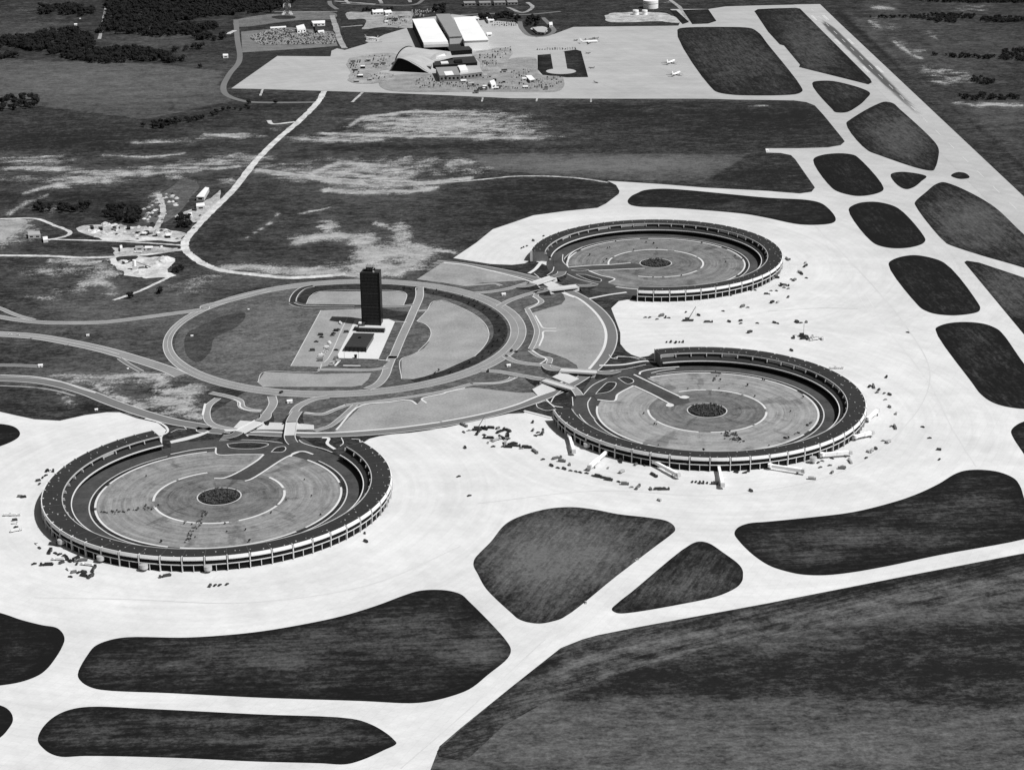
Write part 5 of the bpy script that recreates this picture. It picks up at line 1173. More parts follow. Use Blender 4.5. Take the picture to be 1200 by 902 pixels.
for pxp, lb in ((P1(q00, 938, 320), 'single dark tree in the field left of the tiny white building'), (P1(cL, 210, 815), 'dark tree beside the curved end of the far road'), (P1(cL, 420, 815), 'dark tree below the straight far road'), (P1(q02, 610, 500), 'small dark tree at the foot of the pale work yard track'), (P1(q02, 750, 475), 'lone dark bush tree below the work yard')):
    plant('wood', 1, 'broadleaf_tree', lb, None, pxp, 5.5, 8.5, 1.5, .85)
# row of trees behind the hangars, trees in the curved drive
for i in range(16): plant('wood', i % 4, 'broadleaf_tree', 'dark tree in the row behind the right white hangar', 'trees behind the right hangar', P1(cN, 160 + i * 19 + rnd.uniform(-5, 5), 140 + rnd.uniform(-12, 35)), 5.5, 8.5, 1.5, rnd.uniform(.9, 1.4))
for i in range(14): plant('wood', i % 4, 'broadleaf_tree', 'dark tree inside the curved drive by the far apron', 'trees inside the curved drive', P1(cN, 500 + rnd.uniform(0, 130), 150 + rnd.uniform(-10, 60)), 5.5, 8.5, 1.5, rnd.uniform(.8, 1.2))
for i in range(12): plant('wood', i % 4, 'broadleaf_tree', 'dark tree between the hangar yard and the houses', 'trees by the hangar yard houses', P1(cM, 180 + i * 20 + rnd.uniform(-6, 6), 92 + rnd.uniform(-10, 10)), 5.5, 8.5, 1.5, rnd.uniform(.6, 1.0))
for i in range(14): plant('wood', i % 4, 'broadleaf_tree', 'dark tree of the clump right behind the grey dock', 'trees behind the grey dock', P1(cM, 720 + rnd.uniform(0, 85), 60 + rnd.uniform(0, 45)), 5.5, 8.5, 1.5, rnd.uniform(.8, 1.2))
# far woods: one mass each
def woods(polys, label_name, dens, sc=1.0):
    V = []; Fc = []
    base = [crown_geo(6, 9, 40 + k, 6, .5) for k in range(4)]
    base = [(np.array(a), b) for a, b in base]
    for poly in polys:
        w = [U(p) for p in poly]; a = np.array(w); x0, y0 = a.min(0); x1, y1 = a.max(0)
        n = int((x1 - x0) * (y1 - y0) * dens)
        for k in range(n):
            p = (rnd.uniform(x0, x1), rnd.uniform(y0, y1))
            if not inside(p, w): continue
            bv, bf = base[rnd.randrange(4)]; s = rnd.uniform(.7, 1.35) * sc; t = rnd.uniform(0, 6.28)
            R = np.array(((math.cos(t), -math.sin(t), 0), (math.sin(t), math.cos(t), 0), (0, 0, 1))) * s
            o = len(V); V += [tuple(q) for q in bv @ R.T + np.array((p[0], p[1], 0))]; Fc += [tuple(i + o for i in f) for f in bf]
    struct(link_mesh(label_name, V, Fc, 'leaf'), 'stuff')
woods([q00([(-60, 190), (80, 178), (180, 165), (330, 140), (420, 165), (450, 200), (430, 250), (560, 232), (700, 240), (800, 258), (880, 295), (800, 302), (700, 288), (480, 300), (340, 285), (200, 250), (60, 225), (-60, 240)]),
       q00([(-60, 255), (60, 258), (80, 272), (-60, 285)]), q00([(190, 40), (330, 30), (440, 50), (430, 85), (260, 70), (190, 70)])], 'woods', .0095)
woods([q00([(490, 0), (1480, -20), (1380, 20), (1280, 60), (1000, 80), (830, 110), (760, 150), (740, 175), (600, 165), (450, 160), (500, 100)]), q00([(740, 150), (900, 118), (1010, 120), (1020, 145), (900, 165), (740, 178)]),
       q00([(910, 178), (1060, 170), (1070, 190), (920, 195)]), q00([(800, 240), (960, 225), (970, 232), (810, 248)])], 'woods', .008)
woods([q90([(660, 75), (760, 68), (970, 72), (960, 90), (780, 100), (660, 88)]), q90([(780, 98), (880, 98), (880, 108), (790, 110)]), q90([(990, 88), (1060, 80), (1260, 85), (1260, 108), (1000, 108)]), q90([(480, 82), (650, 80), (650, 86), (480, 88)]),
       q90([(740, 258), (900, 262), (1090, 270), (1100, 240), (1180, 232), (1260, 240), (1260, 292), (1090, 282), (900, 275)]), q90([(560, -10), (800, -6), (1260, 0), (1260, 18), (800, 14)]), q90([(900, 452), (1000, 445), (1100, 455), (1180, 450), (1190, 470), (1000, 475), (920, 470)]),
       q90([(940, 370), (990, 365), (1070, 390), (1050, 402), (960, 395)])], 'woods', .018, .55)
# saplings of the landside and ring car parks
for i, (c, phi) in enumerate(TERM):
    lb = ['small dark sapling in the ring car park of the lower left terminal', 'small dark sapling in the ring car park of the centre right terminal', 'small dark sapling in the ring car park of the farthest terminal'][i]
    for k in range(17):
        a = phi + .55 + rnd.uniform(0, 5.1); r = rnd.choice((64, 66, 84, 90, 108, 110)) + rnd.uniform(-2, 2)
        p = (c[0] + r * math.cos(a), c[1] + r * math.sin(a))
        x, y = PX(*p); plant('sap', k % 2, 'sapling', lb, 'saplings in ring car park ' + ('lower left', 'centre right', 'farthest')[i], (float(x), float(y)), 1.2, 2.2, 1.0, rnd.uniform(.6, 1.1))
for k in range(46):
    a = math.radians(rnd.uniform(-60, 75)); r = rnd.uniform(173, 187)
    x, y = PX(-192 + r * math.cos(a), 2126 + r * math.sin(a)); plant('sap', k % 2, 'sapling', 'small sapling on the dark grass crescent along the inside of the loop road', 'saplings along the loop road', (float(x), float(y)), 1.2, 2.2, 1.0, rnd.uniform(.6, 1.0))
for i, (c, phi) in enumerate(TERM):
    V = []; Fc = []; q = random.Random(90 + i)
    for k in range(150):
        a = q.uniform(0, 6.28); r = 18.2 * math.sqrt(q.random()); v, f = crown_geo(q.uniform(.9, 1.9), 2.2, 300 + k % 5, 3, .1)
        o = len(V); V += [(x + r * math.cos(a), y + r * math.sin(a), z) for x, y, z in v]; Fc += [tuple(j + o for j in g_) for g_ in f]
    o = struct(link_mesh('shrubs', V, Fc, 'shrub leaf'), 'stuff'); o.location = (*c, .25)

# dry patches of shrubs: hedges across the ring car parks
def hedge(pts, n, lb):
    V = []; Fc = []; q = random.Random(n)
    w = [np.array(U(p)) for p in pts]
    for k in range(n):
        t = q.random() * (len(w) - 1); i = int(t); p = w[i] * (1 - t + i) + w[i + 1] * (t - i) + np.array((q.gauss(0, 1.6), q.gauss(0, 1.6)))
        v, f = crown_geo(q.uniform(.8, 1.5), 1.6, 500 + k % 5, 3, .1); o = len(V); V += [(x + p[0], y + p[1], z) for x, y, z in v]; Fc += [tuple(j + o for j in g_) for g_ in f]
    o = link_mesh('hedge', V, Fc, 'shrub leaf'); tag(o, lb, 'hedge')
hedge(q04([(880, 740), (900, 690), (940, 640), (955, 600)]), 40, 'dark planted strip crossing the lower left ring car park towards the near side')
hedge(q04([(460, 605), (560, 600), (730, 575)]), 34, 'dark planted strip crossing the lower left ring car park towards its left side')
hedge(q64([(1000, 225), (1010, 260), (1060, 265), (1040, 230), (1080, 275)]), 70, 'dark planted wedge in the centre right ring car park')
hedge(q62([(940, 890), (975, 845)]), 14, 'thin dark planted strip at the far side of the centre right ring')

# ------------------------------------------------------------------ vehicles
def car_mb(paint=0):
    m = MB(); m.frus((-2.4, 2.4, -.9, .9), (-2.35, 2.35, -.88, .88), .35, .9); m.frus((-1.5, 1.1, -.85, .85), (-1.1, .6, -.7, .7), .9, 1.5, 1); m.box(-1.05, .55, -.68, .68, 1.5, 1.56)
    for x in (-1.5, 1.5):
        for y in (-.85, .85): m.tube((x, y - .12, .35), (x, y + .12, .35), .35, n=8, m=2)
    return m
def truck_mb():
    m = MB(); m.frus((2.0, 4.2, -1.2, 1.2), (2.0, 3.8, -1.1, 1.1), .6, 2.6); m.box(3.0, 3.95, -1.12, 1.12, 1.7, 2.3, 1); m.box(-4.2, 1.8, -1.3, 1.3, 1.0, 3.2); m.box(-4.0, 4.0, -.9, .9, .5, 1.0, 2)
    for x in (-3, -1.8, 3):
        for y in (-1.05, 1.05): m.tube((x, y - .2, .5), (x, y + .2, .5), .5, n=8, m=2)
    return m
def van_mb():
    m = MB(); m.frus((-2.8, 2.8, -1.05, 1.05), (-2.7, 1.9, -.98, .98), .4, 2.3); m.frus((1.4, 2.5, -.99, .99), (1.2, 2.0, -.94, .94), 1.4, 2.15, 1)
    for x in (-1.8, 1.8):
        for y in (-.95, .95): m.tube((x, y - .15, .38), (x, y + .15, .38), .38, n=8, m=2)
    return m
def flat_mb():
    m = MB(); m.box(-6, 4, -1.25, 1.25, 1.0, 1.4); m.frus((4.1, 6.2, -1.2, 1.2), (4.1, 5.7, -1.1, 1.1), .6, 2.7); m.box(5, 5.85, -1.13, 1.13, 1.7, 2.4, 1); m.box(-5, 2, -1.0, 1.0, 1.4, 2.6, 0)
    for x in (-5, -3.8, 2.5, 5):
        for y in (-1.05, 1.05): m.tube((x, y - .2, .5), (x, y + .2, .5), .5, n=8, m=2)
    return m
KIND = {'car': (car_mb, 'car', 'car'), 'truck': (truck_mb, 'box_truck', 'truck'), 'van': (van_mb, 'van', 'van'), 'flat': (flat_mb, 'flatbed_truck', 'truck')}
TONE = {'white': 'paint white', 'pale': 'paint pale', 'grey': 'paint mid', 'dark': 'paint dark', 'black': 'paint black'}
VMESH = {}; NVEH = [0]
def vehicle(kind, tone, pxp, rz, where, group, sc=1.0):
    p0 = np.array(U(pxp)); zz = .55 if np.linalg.norm(p0 - np.array(CL)) < 305 or min(np.linalg.norm(p0 - np.array(c)) for c, _ in TERM) < 130 else (.45 if pxp[1] < 110 else .2)
    fn, nm, cat = KIND[kind]; key = (kind, tone)
    word = {'car': 'car', 'truck': 'box truck', 'van': 'van', 'flat': 'loaded flatbed truck'}[kind]
    if key not in VMESH:
        o = fn().build(nm, [TONE[tone], 'car glass', 'tyre']); VMESH[key] = o.data
    else:
        o = bpy.data.objects.new(nm, VMESH[key]); COL.objects.link(o)
    o.location = (*U(pxp), zz); o.rotation_euler = (0, 0, rz); o.scale = (sc,) * 3; NVEH[0] += 1
    return tag(o, f'{tone} {word} {where}', cat, f'{tone} {word}s {group}')
def fleet(pts, where, group, tones=('dark', 'black', 'black', 'grey', 'dark', 'white'), kinds=('car', 'van', 'car', 'truck', 'car', 'van', 'flat'), rz=None, sc=1.15, jit=.5):
    for p in pts:
        vehicle(rnd.choice(kinds), rnd.choice(tones), p, (rnd.uniform(0, 6.28) if rz is None else rz + rnd.uniform(-jit, jit)), where, group, sc * .78)
fleet(q04([(70, 640), (70, 655), (75, 672), (75, 690)]), 'in the short column on the apron at the far left', 'in the far left column', rz=.1)
fleet(q04([(95, 530), (112, 532)]), 'on the apron left of the lower left terminal', 'left of the lower left terminal', rz=.2)
fleet(q04([(180, 455), (200, 440), (215, 430), (235, 408), (185, 470), (220, 410), (250, 410)]), 'beside the upper left wall of the lower left terminal', 'upper left of the lower left terminal')
fleet(q04([(170, 750), (185, 770), (235, 790), (260, 795), (300, 812), (330, 830), (290, 840), (350, 825), (380, 830), (220, 850), (320, 870), (345, 885), (370, 885), (395, 885), (250, 755), (275, 825), (410, 850), (440, 870), (160, 845), (280, 800), (310, 820), (360, 845)]), 'in the cluster on the apron before the lower left terminal', 'before the lower left terminal', ('dark', 'black', 'grey', 'white', 'black'), sc=1.25)
fleet(q34([(515, 740), (510, 700), (1000, 525), (980, 300), (950, 435)]), 'scattered on the open apron right of the lower left terminal', 'on the open apron', ('dark', 'black'))
fleet(q06([(330, 5), (400, 3), (425, 6), (775, 3)]), 'on the apron just below the lower left terminal facade', 'below the lower left facade', ('black', 'dark'))
fleet(q06([(985, 48), (1008, 45), (1030, 44), (1064, 40)]), 'in the short row below the lower left terminal', 'in the short row', ('black', 'dark'), ('car', 'van'), 1.4)
fleet(cG([(290, 660), (330, 700), (290, 712), (400, 690), (400, 720), (450, 690), (490, 680), (555, 685), (575, 710), (630, 720), (630, 700), (635, 740), (450, 735), (485, 760), (510, 775), (545, 775), (600, 765), (640, 765), (520, 825), (480, 795), (615, 800), (640, 830), (660, 815), (690, 805), (690, 820), (740, 840), (780, 835), (845, 865), (570, 740), (600, 825)]), 'in the apron storage yard left of the centre right terminal', 'in the apron storage yard', ('dark', 'black', 'black', 'grey', 'pale'), ('truck', 'flat', 'van', 'car', 'car'), sc=1.2)
fleet(cG([(830, 700), (870, 715), (910, 690), (880, 735), (850, 740), (905, 725), (830, 635)]), 'in the group by the left end of the centre right terminal', 'by the left end of the centre right terminal', ('dark', 'black', 'grey'))
fleet(q64([(10, 285), (45, 300), (70, 300), (105, 318)]), 'in the loose line below the storage yard', 'below the storage yard', ('black', 'dark'), rz=2.9)
fleet(q64([(185, 385), (215, 395), (245, 400), (275, 408), (300, 412), (320, 416), (350, 420), (380, 432), (405, 437), (430, 443), (455, 452), (500, 460), (530, 472)]), 'in the long row on the apron before the centre right terminal', 'in the long apron row', ('black', 'dark', 'grey'), ('car', 'van', 'truck'), rz=-.6)
fleet(q64([(145, 355), (210, 350), (235, 365), (270, 380), (560, 485), (590, 487), (650, 495), (690, 547), (450, 395), (515, 415), (665, 430), (510, 365), (580, 380), (620, 382)]), 'scattered on the apron between the jet bridges and the long row', 'between the jet bridges', ('black', 'dark', 'grey', 'pale'))
fleet(q64([(690, 495), (712, 496)]), 'at the right end of the long row', 'at the right end of the long row', ('dark',), ('flat',), rz=0, jit=.05)
fleet(q64([(845, 460), (862, 460), (880, 465), (897, 465), (915, 465)]), 'in the tight row of five before the centre right terminal', 'in the row of five', ('black', 'dark'), ('car', 'van'), 1.4, jit=.15)
fleet(q64([(950, 470), (1120, 503), (1050, 415), (1105, 412), (1090, 418)]), 'near the steep jet bridge of the centre right terminal', 'near the steep jet bridge', ('black', 'dark'))
fleet(q94([(210, 370), (235, 370), (255, 362), (245, 392), (300, 418), (207, 447), (355, 393), (300, 350), (290, 383), (385, 365), (345, 398)]), 'at the lower right of the centre right terminal', 'lower right of the centre right terminal', ('black', 'dark', 'grey', 'pale'))
fleet(q94([(470, 320), (485, 318), (505, 305), (460, 348), (540, 268), (565, 275), (555, 272), (600, 142), (570, 110), (550, 75), (520, 30), (545, 45), (570, 52), (510, 42), (495, 15), (475, 15), (595, 205), (580, 200)]), 'on the apron to the right of the centre right terminal', 'right of the centre right terminal', ('black', 'dark', 'grey', 'pale'))
fleet(q94([(725, 203), (757, 255), (800, 310), (803, 355)]), 'in the wide spaced line far out on the right apron', 'far out on the right apron', ('black', 'dark'), ('car', 'van'))
fleet(q62([(625, 590), (645, 590), (680, 598), (700, 583), (720, 590), (735, 592)]), 'in the line left of the mobile crane', 'left of the mobile crane', ('black', 'dark', 'grey'))
fleet(q62([(725, 705), (745, 705), (768, 708), (785, 705), (802, 705)]), 'in the row of five behind the centre right terminal', 'in the far row of five', ('black', 'dark'), ('car', 'van'), 1.3, jit=.15)
fleet(q62([(920, 612), (1018, 610), (1072, 606), (1072, 618), (1150, 617), (875, 580), (815, 565), (990, 560), (1080, 540), (1105, 543), (1115, 660)]), 'scattered on the apron between the two right hand terminals', 'between the right hand terminals', ('black', 'dark', 'grey'))
fleet(q62([(635, 510), (690, 510), (730, 508), (775, 508), (845, 505), (940, 492), (1030, 482), (1120, 462), (1140, 462), (1190, 480)]), 'parked close against the facade of the farthest terminal', 'against the farthest terminal', ('black', 'dark', 'grey'))
fleet(q62([(55, 260), (70, 255), (100, 230), (148, 208), (45, 265)]), 'on the apron at the left side of the farthest terminal', 'left of the farthest terminal', ('black', 'dark'))
fleet(q92([(20, 410), (40, 405), (60, 440), (80, 440), (95, 455), (75, 450), (40, 465), (15, 465), (5, 480), (95, 495), (20, 520), (45, 520), (150, 380), (155, 384), (175, 335), (175, 350), (100, 320), (90, 318), (180, 405), (110, 412), (125, 416)]), 'in the group at the right end of the farthest terminal', 'right of the farthest terminal', ('black', 'dark', 'grey', 'pale'))
fleet(q92([(30, 615), (45, 618), (135, 612), (155, 615), (180, 612)]), 'in the thin line between the right terminals, right of the crane', 'in the thin line', ('dark', 'black', 'grey'))
fleet(q92([(160, 680), (170, 690), (180, 680), (120, 685), (110, 745), (185, 692)]), 'in the line above the centre right terminal', 'above the centre right terminal', ('black', 'dark'), ('truck', 'flat', 'van'))
fleet(q92([(205, 685), (225, 690), (245, 690), (215, 695), (255, 692)]), 'at the pale end of the crane line', 'light ones above the centre right terminal', ('white', 'pale'), ('truck', 'flat', 'van'))
fleet(q92([(655, 660), (555, 870)]), 'alone on the empty right apron', 'alone on the right apron', ('black',), ('car', 'van'))
fleet(q66([(345, 125), (585, -75)]), 'on the taxiway crossing near the bottom', 'on the bottom taxiway', ('pale', 'grey', 'dark'), ('car', 'van'))
fleet(cB([(235, 822), (238, 804), (245, 785), (260, 762), (275, 748), (290, 722), (285, 735), (250, 775)]), 'in the slanting row in the car park left of the pavilion', 'in the pavilion car park row', ('white', 'white', 'pale', 'grey'), ('car', 'car', 'van'), rz=0.1, jit=.1, sc=1.45)
fleet(cB([(305, 682), (312, 690)]), 'at the upper end of the pavilion car park row', 'at the upper end of the row', ('white',), ('van',), rz=1.2)
fleet(cB([(390, 528), (400, 535)]), 'in the tower shadow of the car park', 'in the tower shadow', ('white',), ('van',), rz=1.2)
fleet(cB([(240, 622), (205, 675), (175, 743), (245, 640), (340, 610), (360, 590), (330, 625), (375, 580), (360, 740), (440, 600)]), 'scattered in the tower car park', 'scattered in the tower car park', ('black', 'dark'), ('car', 'car', 'van'), rz=0, jit=.2, sc=1.4)
fleet(cB([(350, 810), (370, 825), (325, 840), (310, 855), (360, 800)]), 'by the plaza steps left of the sculpture', 'by the plaza steps', ('white', 'pale', 'grey'), ('van', 'car'))
fleet(cE([(865, 405)]) + cG([(480, 237)]) + cD([(130, 680), (165, 685), (90, 718)]), 'driving on the loop road', 'on the loop road', ('black', 'dark'), ('car', 'van'))
fleet(cH([(60, 160), (105, 165), (185, 185), (390, 225)]), 'on the left main road', 'on the left main road', ('white', 'pale'), ('car', 'van'), rz=-.1)
fleet(cK([(545, 710), (295, 780), (590, 575), (640, 565), (360, 545), (725, 668), (850, 602), (430, 790), (480, 780), (610, 830), (580, 830), (540, 605), (980, 520), (1030, 420), (985, 380)]), 'in the trailer and spoil yards on the left', 'in the left work yards', ('black', 'dark', 'white', 'grey'))
fleet(q94([(80, 255), (95, 250), (130, 235), (140, 232), (200, 185), (185, 195)]), 'inside the centre right ring at the kerb', 'inside the centre right ring', ('pale', 'grey', 'dark'), ('car',))
fleet(q92([(310, 828), (330, 828)]), 'on the apron just above the centre right ring', 'white ones above the ring', ('white',), ('flat',), rz=0, jit=.02)
fleet(q04([(42, 617), (68, 617)]), 'at the far left edge of the apron', 'white ones at the far left', ('white',), ('flat',), rz=.05, jit=.02)
n0 = NVEH[0]; print('vehicles near', n0)
# far car parks by the hangars: the largest ones as cars, the rest as one mass
far = []
def grid(poly, dx, dy, fill, jitter=.25):
    w = [U(p) for p in poly]; a = np.array(w); x0, y0 = a.min(0); x1, y1 = a.max(0)
    y = y0
    while y < y1:
        x = x0
        while x < x1:
            p = (x + rnd.uniform(-jitter, jitter), y + rnd.uniform(-jitter, jitter))
            if rnd.random() < min(.92, fill * 1.7) and inside(p, w): far.append(p)
            x += dx
        y += dy
grid(cL([(200, 290), (420, 225), (880, 265), (900, 350), (300, 355)]), 3.2, 9, .6); grid(cM([(330, 140), (530, 120), (545, 175), (330, 205)]), 4, 13, .45); grid(cM([(540, 85), (620, 80), (670, 135), (560, 140)]), 4, 13, .5)
grid(cM([(540, 100), (700, 70), (740, 100), (560, 130)]), 4, 12, .4); grid(cM([(560, 625), (700, 600), (760, 640), (1080, 650), (1080, 690), (600, 690)]), 4, 12, .35); grid(cN([(10, 660), (140, 655), (400, 640), (560, 640), (590, 600), (780, 600), (795, 650), (700, 690), (400, 705), (10, 700)]), 4, 12, .32)
grid(cN([(160, 480), (280, 475), (280, 525), (165, 530)]), 3.6, 12, .7); grid(cN([(130, 430), (380, 420), (300, 465), (150, 465)]), 5, 12, .4); grid(cN([(380, 560), (560, 540), (520, 600), (400, 620)]), 4.5, 12, .35)
grid(cM([(60, 470), (150, 470), (140, 640), (90, 620)]), 4.5, 10, .45); grid(cM([(200, 440), (380, 430), (380, 540), (260, 540)]), 5, 13, .35); grid(cM([(200, 580), (410, 570), (410, 610), (210, 630)]), 5, 12, .3); grid(cN([(230, 390), (390, 370), (400, 425), (240, 410)]), 5, 12, .4)
grid(cM([(190, 290), (300, 285), (290, 330), (210, 320)]), 5, 12, .4); grid(cN([(580, 385), (900, 370), (905, 392), (580, 400)]), 5, 12, .6); grid(cN([(230, 180), (440, 170), (450, 210), (240, 205)]), 5, 12, .4)
far.sort(key=lambda p: p[1])
nf = max(0, 296 - n0)
for p in far[:nf]:
    x, y = PX(*p); vehicle('car', rnd.choice(('white', 'white', 'dark', 'black', 'pale')), (float(x), float(y)), math.pi / 2 + rnd.uniform(-.1, .1), 'in the car park below the old terminal near the far apron', 'below the old terminal', 1.0)
tones = ['paint white', 'paint dark', 'paint black', 'paint pale', 'tyre']
V = []; Fc = []; mi = []
cm = car_mb(); cv = np.array(cm.v) * 1.15; 
for p in far[nf:]:
    t = math.pi / 2 + rnd.uniform(-.1, .1); R = np.array(((math.cos(t), -math.sin(t), 0), (math.sin(t), math.cos(t), 0), (0, 0, 1)))
    o = len(V); V += [tuple(q) for q in cv @ R.T + np.array((p[0], p[1], Z4 + .03))]; k = rnd.choice((0, 0, 0, 1, 2, 3))
    Fc += [tuple(i + o for i in f) for f in cm.f]; mi += [k if s == 0 else (2 if s == 1 else 4) for s in cm.m]
struct(link_mesh('parked_cars', V, Fc, tones, None, mi), 'stuff')
print('far cars', len(far), LEVELS)

# ------------------------------------------------------------------ jet bridges
def jet_bridge(a, b, label, h=4.6, wd=2.5):
    A, B = np.array(U(a, h)), np.array(U(b, h)); L = np.linalg.norm(B - A); rz = math.atan2(*(B - A)[::-1])
    t = thing('jet_bridge', label, 'jet bridge', (*A, 0), rz, 'jet bridges')
    m = MB(); m.box(2, L * .55, -wd / 2, wd / 2, h - 1.6, h + 1.2); m.build('tunnel', 'white metal', t)
    m = MB(); m.box(L * .5, L - 2.2, -wd / 2 - .3, wd / 2 + .3, h - 1.9, h + 1.5); m.build('outer_tunnel', 'white metal', t)
    m = MB(); m.tube((0, 0, h - 1.7), (0, 0, h + 1.5), 2.2, n=16); r = m.build('rotunda', 'white metal', t)
    m = MB(); m.tube((0, 0, 0), (0, 0, h - 1.7), .7, n=10); m.build('pedestal', 'steel', t)
    m = MB(); m.frus((L - 2.4, L + 1.0, -1.9, 1.9), (L - 2.4, L + .5, -1.9, 1.9), h - 2, h + 1.6); m.build('cab', 'pale wall', t)
    for s in (-1, 1):
        m = MB(); m.box(L * .8 - .4, L * .8 + .4, s * 1.8 - .3, s * 1.8 + .3, .9, h - 1.9); g_ = m.build('support_leg', 'steel', t)
        m = MB(); m.tube((L * .8, s * 1.8 - .4, .7), (L * .8, s * 1.8 + .4, .7), .7, n=10); m.build('wheel', 'tyre', g_)
JB = [(q64([(268, 238), (290, 315)]), 'white jet bridge of the centre right terminal, the leftmost and steep one'), (q64([(450, 310), (362, 388)]), 'white jet bridge of the centre right terminal, slanting down to the left'),
      (q64([(665, 362), (782, 425)]), 'white jet bridge of the centre right terminal, slanting down to the right'), (q64([(968, 380), (988, 472)]), 'white jet bridge of the centre right terminal, steep one right of the row of five'),
      (q94([(10, 380), (170, 405)]), 'white jet bridge of the centre right terminal, nearly level, lowest of the right three'), (q94([(255, 328), (390, 318)]), 'white jet bridge of the centre right terminal, level one right of the facade drum'),
      (q94([(410, 245), (492, 225)]), 'white jet bridge of the centre right terminal, short one rising to the right'), (q94([(470, 160), (515, 120)]), 'short white jet bridge of the centre right terminal, topmost at its right side')]
for (a, b), lb in JB: jet_bridge(a, b, lb)
def stub(p, lb, g_):
    w = np.array(U(p, 4)); t = thing('jet_bridge_drum', lb, 'jet bridge', (*w, 0), 0, g_)
    m = MB(); m.tube((0, 0, 2.6), (0, 0, 6.2), 3.4, n=20); m.build('drum', 'pale wall', t); m = MB(); m.tube((0, 0, 6.2), (0, 0, 6.8), 3.5, 1.0, 20); m.build('roof', 'older concrete', t); m = MB(); m.tube((0, 0, 0), (0, 0, 2.6), 1.4, n=12); m.build('pedestal', 'steel', t)
for i, p in enumerate(q04([(288, 738), (472, 815), (675, 855), (975, 862)])):
    stub(p, ['round pale drum at the lower left facade, farthest left of four', 'round pale drum at the lower left facade, second from the left', 'round pale drum at the lower left facade, third from the left', 'round pale drum at the lower left facade, rightmost of four'][i], 'drums on the lower left facade')
stub(P1(q94, 212, 352), 'upright pale drum against the right facade of the centre right terminal', None); stub(P1(q64, 352, 285), 'upright pale drum between the two left jet bridges of the centre right terminal', None)

# ------------------------------------------------------------------ cranes
def crane(base, tip_dx, tip_h, label, body=1.0):
    c = U(base); t = thing('mobile_crane', label, 'crane', (*c, 0), 0)
    m = MB(); m.box(-5 * body, 5 * body, -1.5, 1.5, .9, 2.0)
    m.build('chassis', 'paint dark', t)
    for x in (-3.6, -1.8, 1.8, 3.6):
        for y in (-1.4, 1.4): m = MB(); m.tube((x * body, y - .3, .65), (x * body, y + .3, .65), .65, n=10); m.build('wheel', 'tyre', t)
    m = MB(); m.box(-3.5, 1.5, -1.4, 1.4, 2.0, 4.2); m.build('cab', 'paint dark', t)
    a = Vector((1, 0, 3.4)); b = Vector((tip_dx, 2, tip_h)); m = MB()
    for dy, dz in ((-.5, -.5), (.5, -.5), (-.5, .5), (.5, .5)): m.tube(a + Vector((0, dy, dz)), b + Vector((0, dy * .4, dz * .4)), .16, n=5)
    for k in range(12):
        p = a.lerp(b, k / 12); q2 = a.lerp(b, (k + 1) / 12); m.tube(p + Vector((0, -.5, .4)), q2 + Vector((0, .5, -.4)), .1, n=4)
    m.build('boom', 'steel', t)
    m = MB(); m.tube(b, (b.x, b.y, 4), .06, n=4); m.build('hoist_cable', 'steel', t)
crane(P1(q62, 825, 605), 9, 17, 'mobile crane with raised boom on the apron between the right hand terminals', 1.3)
crane(P1(cG, 395, 695), 8, 15, 'mobile crane with raised boom in the apron storage yard', 1.0)
crane(P1(q92, 162, 678), 1.5, 16, 'mobile crane with upright boom above the centre right terminal', .9)

# ------------------------------------------------------------------ aircraft
def jet(px, rz, label, sc=1.0, tone='white metal', group=None):
    t = thing('jet_airliner', label, 'aircraft', (*U(px), Z2 + .15), rz, group); t.scale = (sc,) * 3
    prof = [(-20, .3, 4.2), (-17, 1.0, 3.9), (-11, 1.75, 3.4), (0, 1.9, 3.2), (12, 1.9, 3.2), (16.5, 1.5, 3.1), (18.5, .8, 2.9), (19.4, .1, 2.8)]
    n = 14; V = []; Fc = []
    for x, r, z in prof:
        for i in range(n): a = 2 * math.pi * i / n; V.append((x, r * math.cos(a), z + r * math.sin(a)))
    for j in range(len(prof) - 1):
        for i in range(n): Fc.append((j * n + i, j * n + (i + 1) % n, (j + 1) * n + (i + 1) % n, (j + 1) * n + i))
    link_mesh('fuselage', V, Fc, tone, t, None, True)
    for s in (-1, 1):
        m = MB(); v = [(5, s * 1.5, 2.3), (-2.5, s * 1.5, 2.3), (-6, s * 17, 3.6), (-3.6, s * 17, 3.6)]; v += [(x, y, z + .4) for x, y, z in v]
        m.add(v, [(0, 1, 2, 3), (7, 6, 5, 4), (0, 4, 5, 1), (1, 5, 6, 2), (2, 6, 7, 3), (3, 7, 4, 0)]); m.build('wing', 'paint pale', t)
        m = MB(); v = [(-15, s * .6, 4.6), (-18.5, s * .6, 4.6), (-20.5, s * 6.5, 5.2), (-18.8, s * 6.5, 5.2)]; v += [(x, y, z + .25) for x, y, z in v]
        m.add(v, [(0, 1, 2, 3), (7, 6, 5, 4), (0, 4, 5, 1), (1, 5, 6, 2), (2, 6, 7, 3), (3, 7, 4, 0)]); m.build('tailplane', 'paint pale', t)
        m = MB(); m.tube((3.5, s * 6, 1.7), (-.8, s * 6, 1.7), .85, .7, 12); m.build('engine', 'paint mid', t)
        m = MB(); m.tube((-1.5, s * 2.5, 0), (-1.5, s * 2.5, 2.4), .35, n=8); m.build('landing_gear', 'tyre', t)
    m = MB(); v = [(-13.5, -.2, 5), (-19, -.2, 5), (-21, -.15, 11), (-18.2, -.15, 11)]; v += [(x, -y, z) for x, y, z in v]
    m.add(v, [(3, 2, 1, 0), (4, 5, 6, 7), (0, 1, 5, 4), (1, 2, 6, 5), (2, 3, 7, 6), (3, 0, 4, 7)]); m.build('tail_fin', tone, t)
    m = MB(); m.tube((14, 0, 0), (14, 0, 2.4), .3, n=8); m.build('nose_gear', 'tyre', t)
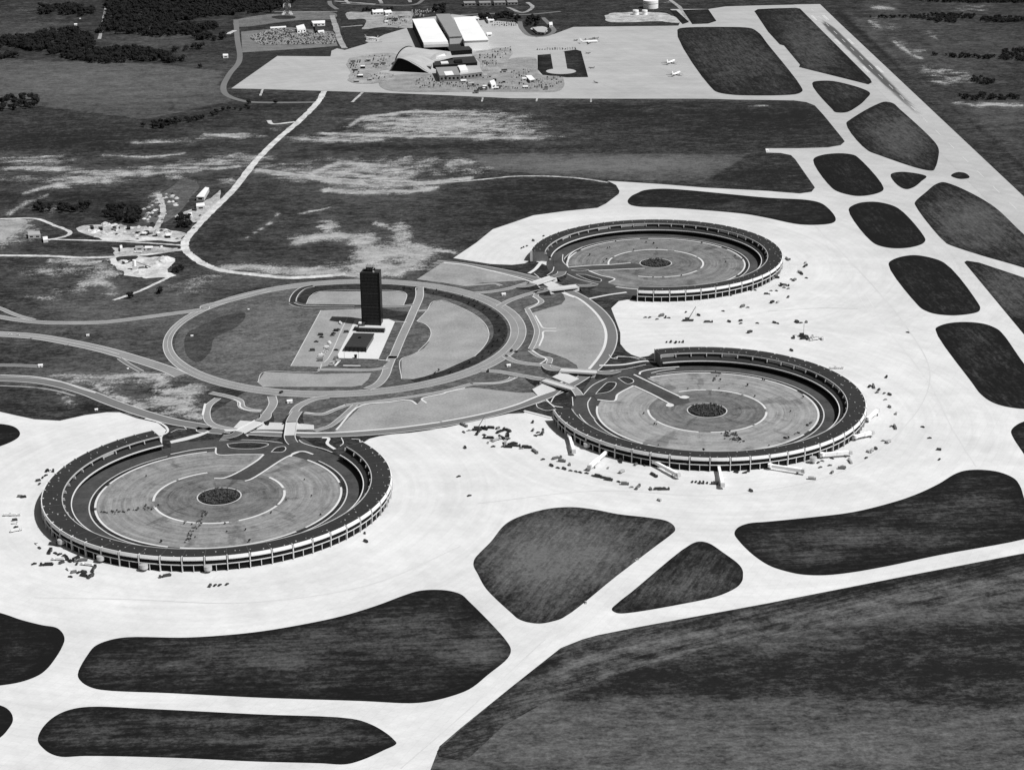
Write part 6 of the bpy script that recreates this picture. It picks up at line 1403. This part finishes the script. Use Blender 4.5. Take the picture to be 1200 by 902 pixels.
jet(P1(q60, 745, 298), math.radians(62), 'white jet parked on the far apron, upper of the two', .95); jet(P1(q60, 770, 353), math.radians(62), 'white jet parked on the far apron, lower of the two', .95)
jet(P1(q60, 362, 203), math.radians(8), 'white jet amid dark gear on the far apron by the curved drive', .95)
for i, p in enumerate(q60([(330, 195), (372, 186), (400, 196), (300, 192), (345, 187), (390, 183)])): jet(p, rnd.uniform(0, 6), 'small dark aircraft crowded round the white jet on the far apron', .36, 'paint dark', 'small aircraft round the white jet')
for p, lb in ((P1(q60, 358, 252), 'small dark aircraft alone below the crowded group'), (P1(q60, 372, 321), 'small dark aircraft right of the keyhole lawn'), (P1(q60, 394, 390), 'small dark aircraft below the keyhole lawn')): jet(p, rnd.uniform(0, 6), lb, .33, 'paint dark')
jet(P1(cM, 235, 308), math.radians(-25), 'white aircraft parked on the hangar apron beside the dark grass square', .75)

# ------------------------------------------------------------------ small white huts on the lawns
for f, x, y, lb, s in ((cC, 868, 440, 'white box hut on the lawn between the ramps of the farthest terminal', 4), (cG, 640, 195, 'pale slab sign on the lawn beside the ramp to the centre right terminal', 3.5), (cA, 300, 628, 'white hut on the lawn at the left inside of the loop', 2.4), (cA, 742, 420, 'tiny white hut on the lawn under the top left of the loop', 1.8),
                    (cH, 515, 168, 'white hut on the grass above the left main road', 2.8), (cH, 238, 348, 'pale hut at the end of the short stub road', 4), (cH, 565, 603, 'white hut on the dark grass above the lower left apron', 2.6), (cH, 750, 362, 'tiny white hut beside the spur of the left main road', 1.8), (cE, 930, 478, 'upright white slab on the lawn between the two bridge roads', 4.5), (cI, 0, 0, '', 0),
                    (q00, 355, 120, 'small white house in the far fields beside the wood', 5), (q60, 1195, 708, 'small white hut at the end of the stub taxiway', 3.5), (q00, 376, 90, 'tiny white hut in the far fields above the white house', 2.5)):
    if not s: continue
    s *= .6; w = U(P1(f, x, y)); t = thing('hut', lb, 'hut', (*w, 0), .2); m = MB(); m.box(-s, s, -s * .7, s * .7, 0, s * .9); m.build('wall', 'white metal', t); m = MB()
    m.add([(-s * 1.1, -s * .8, s * .9), (s * 1.1, -s * .8, s * .9), (s * 1.1, s * .8, s * .9), (-s * 1.1, s * .8, s * .9), (-s * 1.1, 0, s * 1.35), (s * 1.1, 0, s * 1.35)], [(0, 1, 5, 4), (2, 3, 4, 5), (1, 2, 5), (3, 0, 4), (3, 2, 1, 0)]); m.build('roof', 'white roof', t)
    m = MB(); m.box(-s * .2, s * .2, -s * .7 - .08, -s * .7 + .02, 0, s * .6); m.build('door', 'mid wall', t)
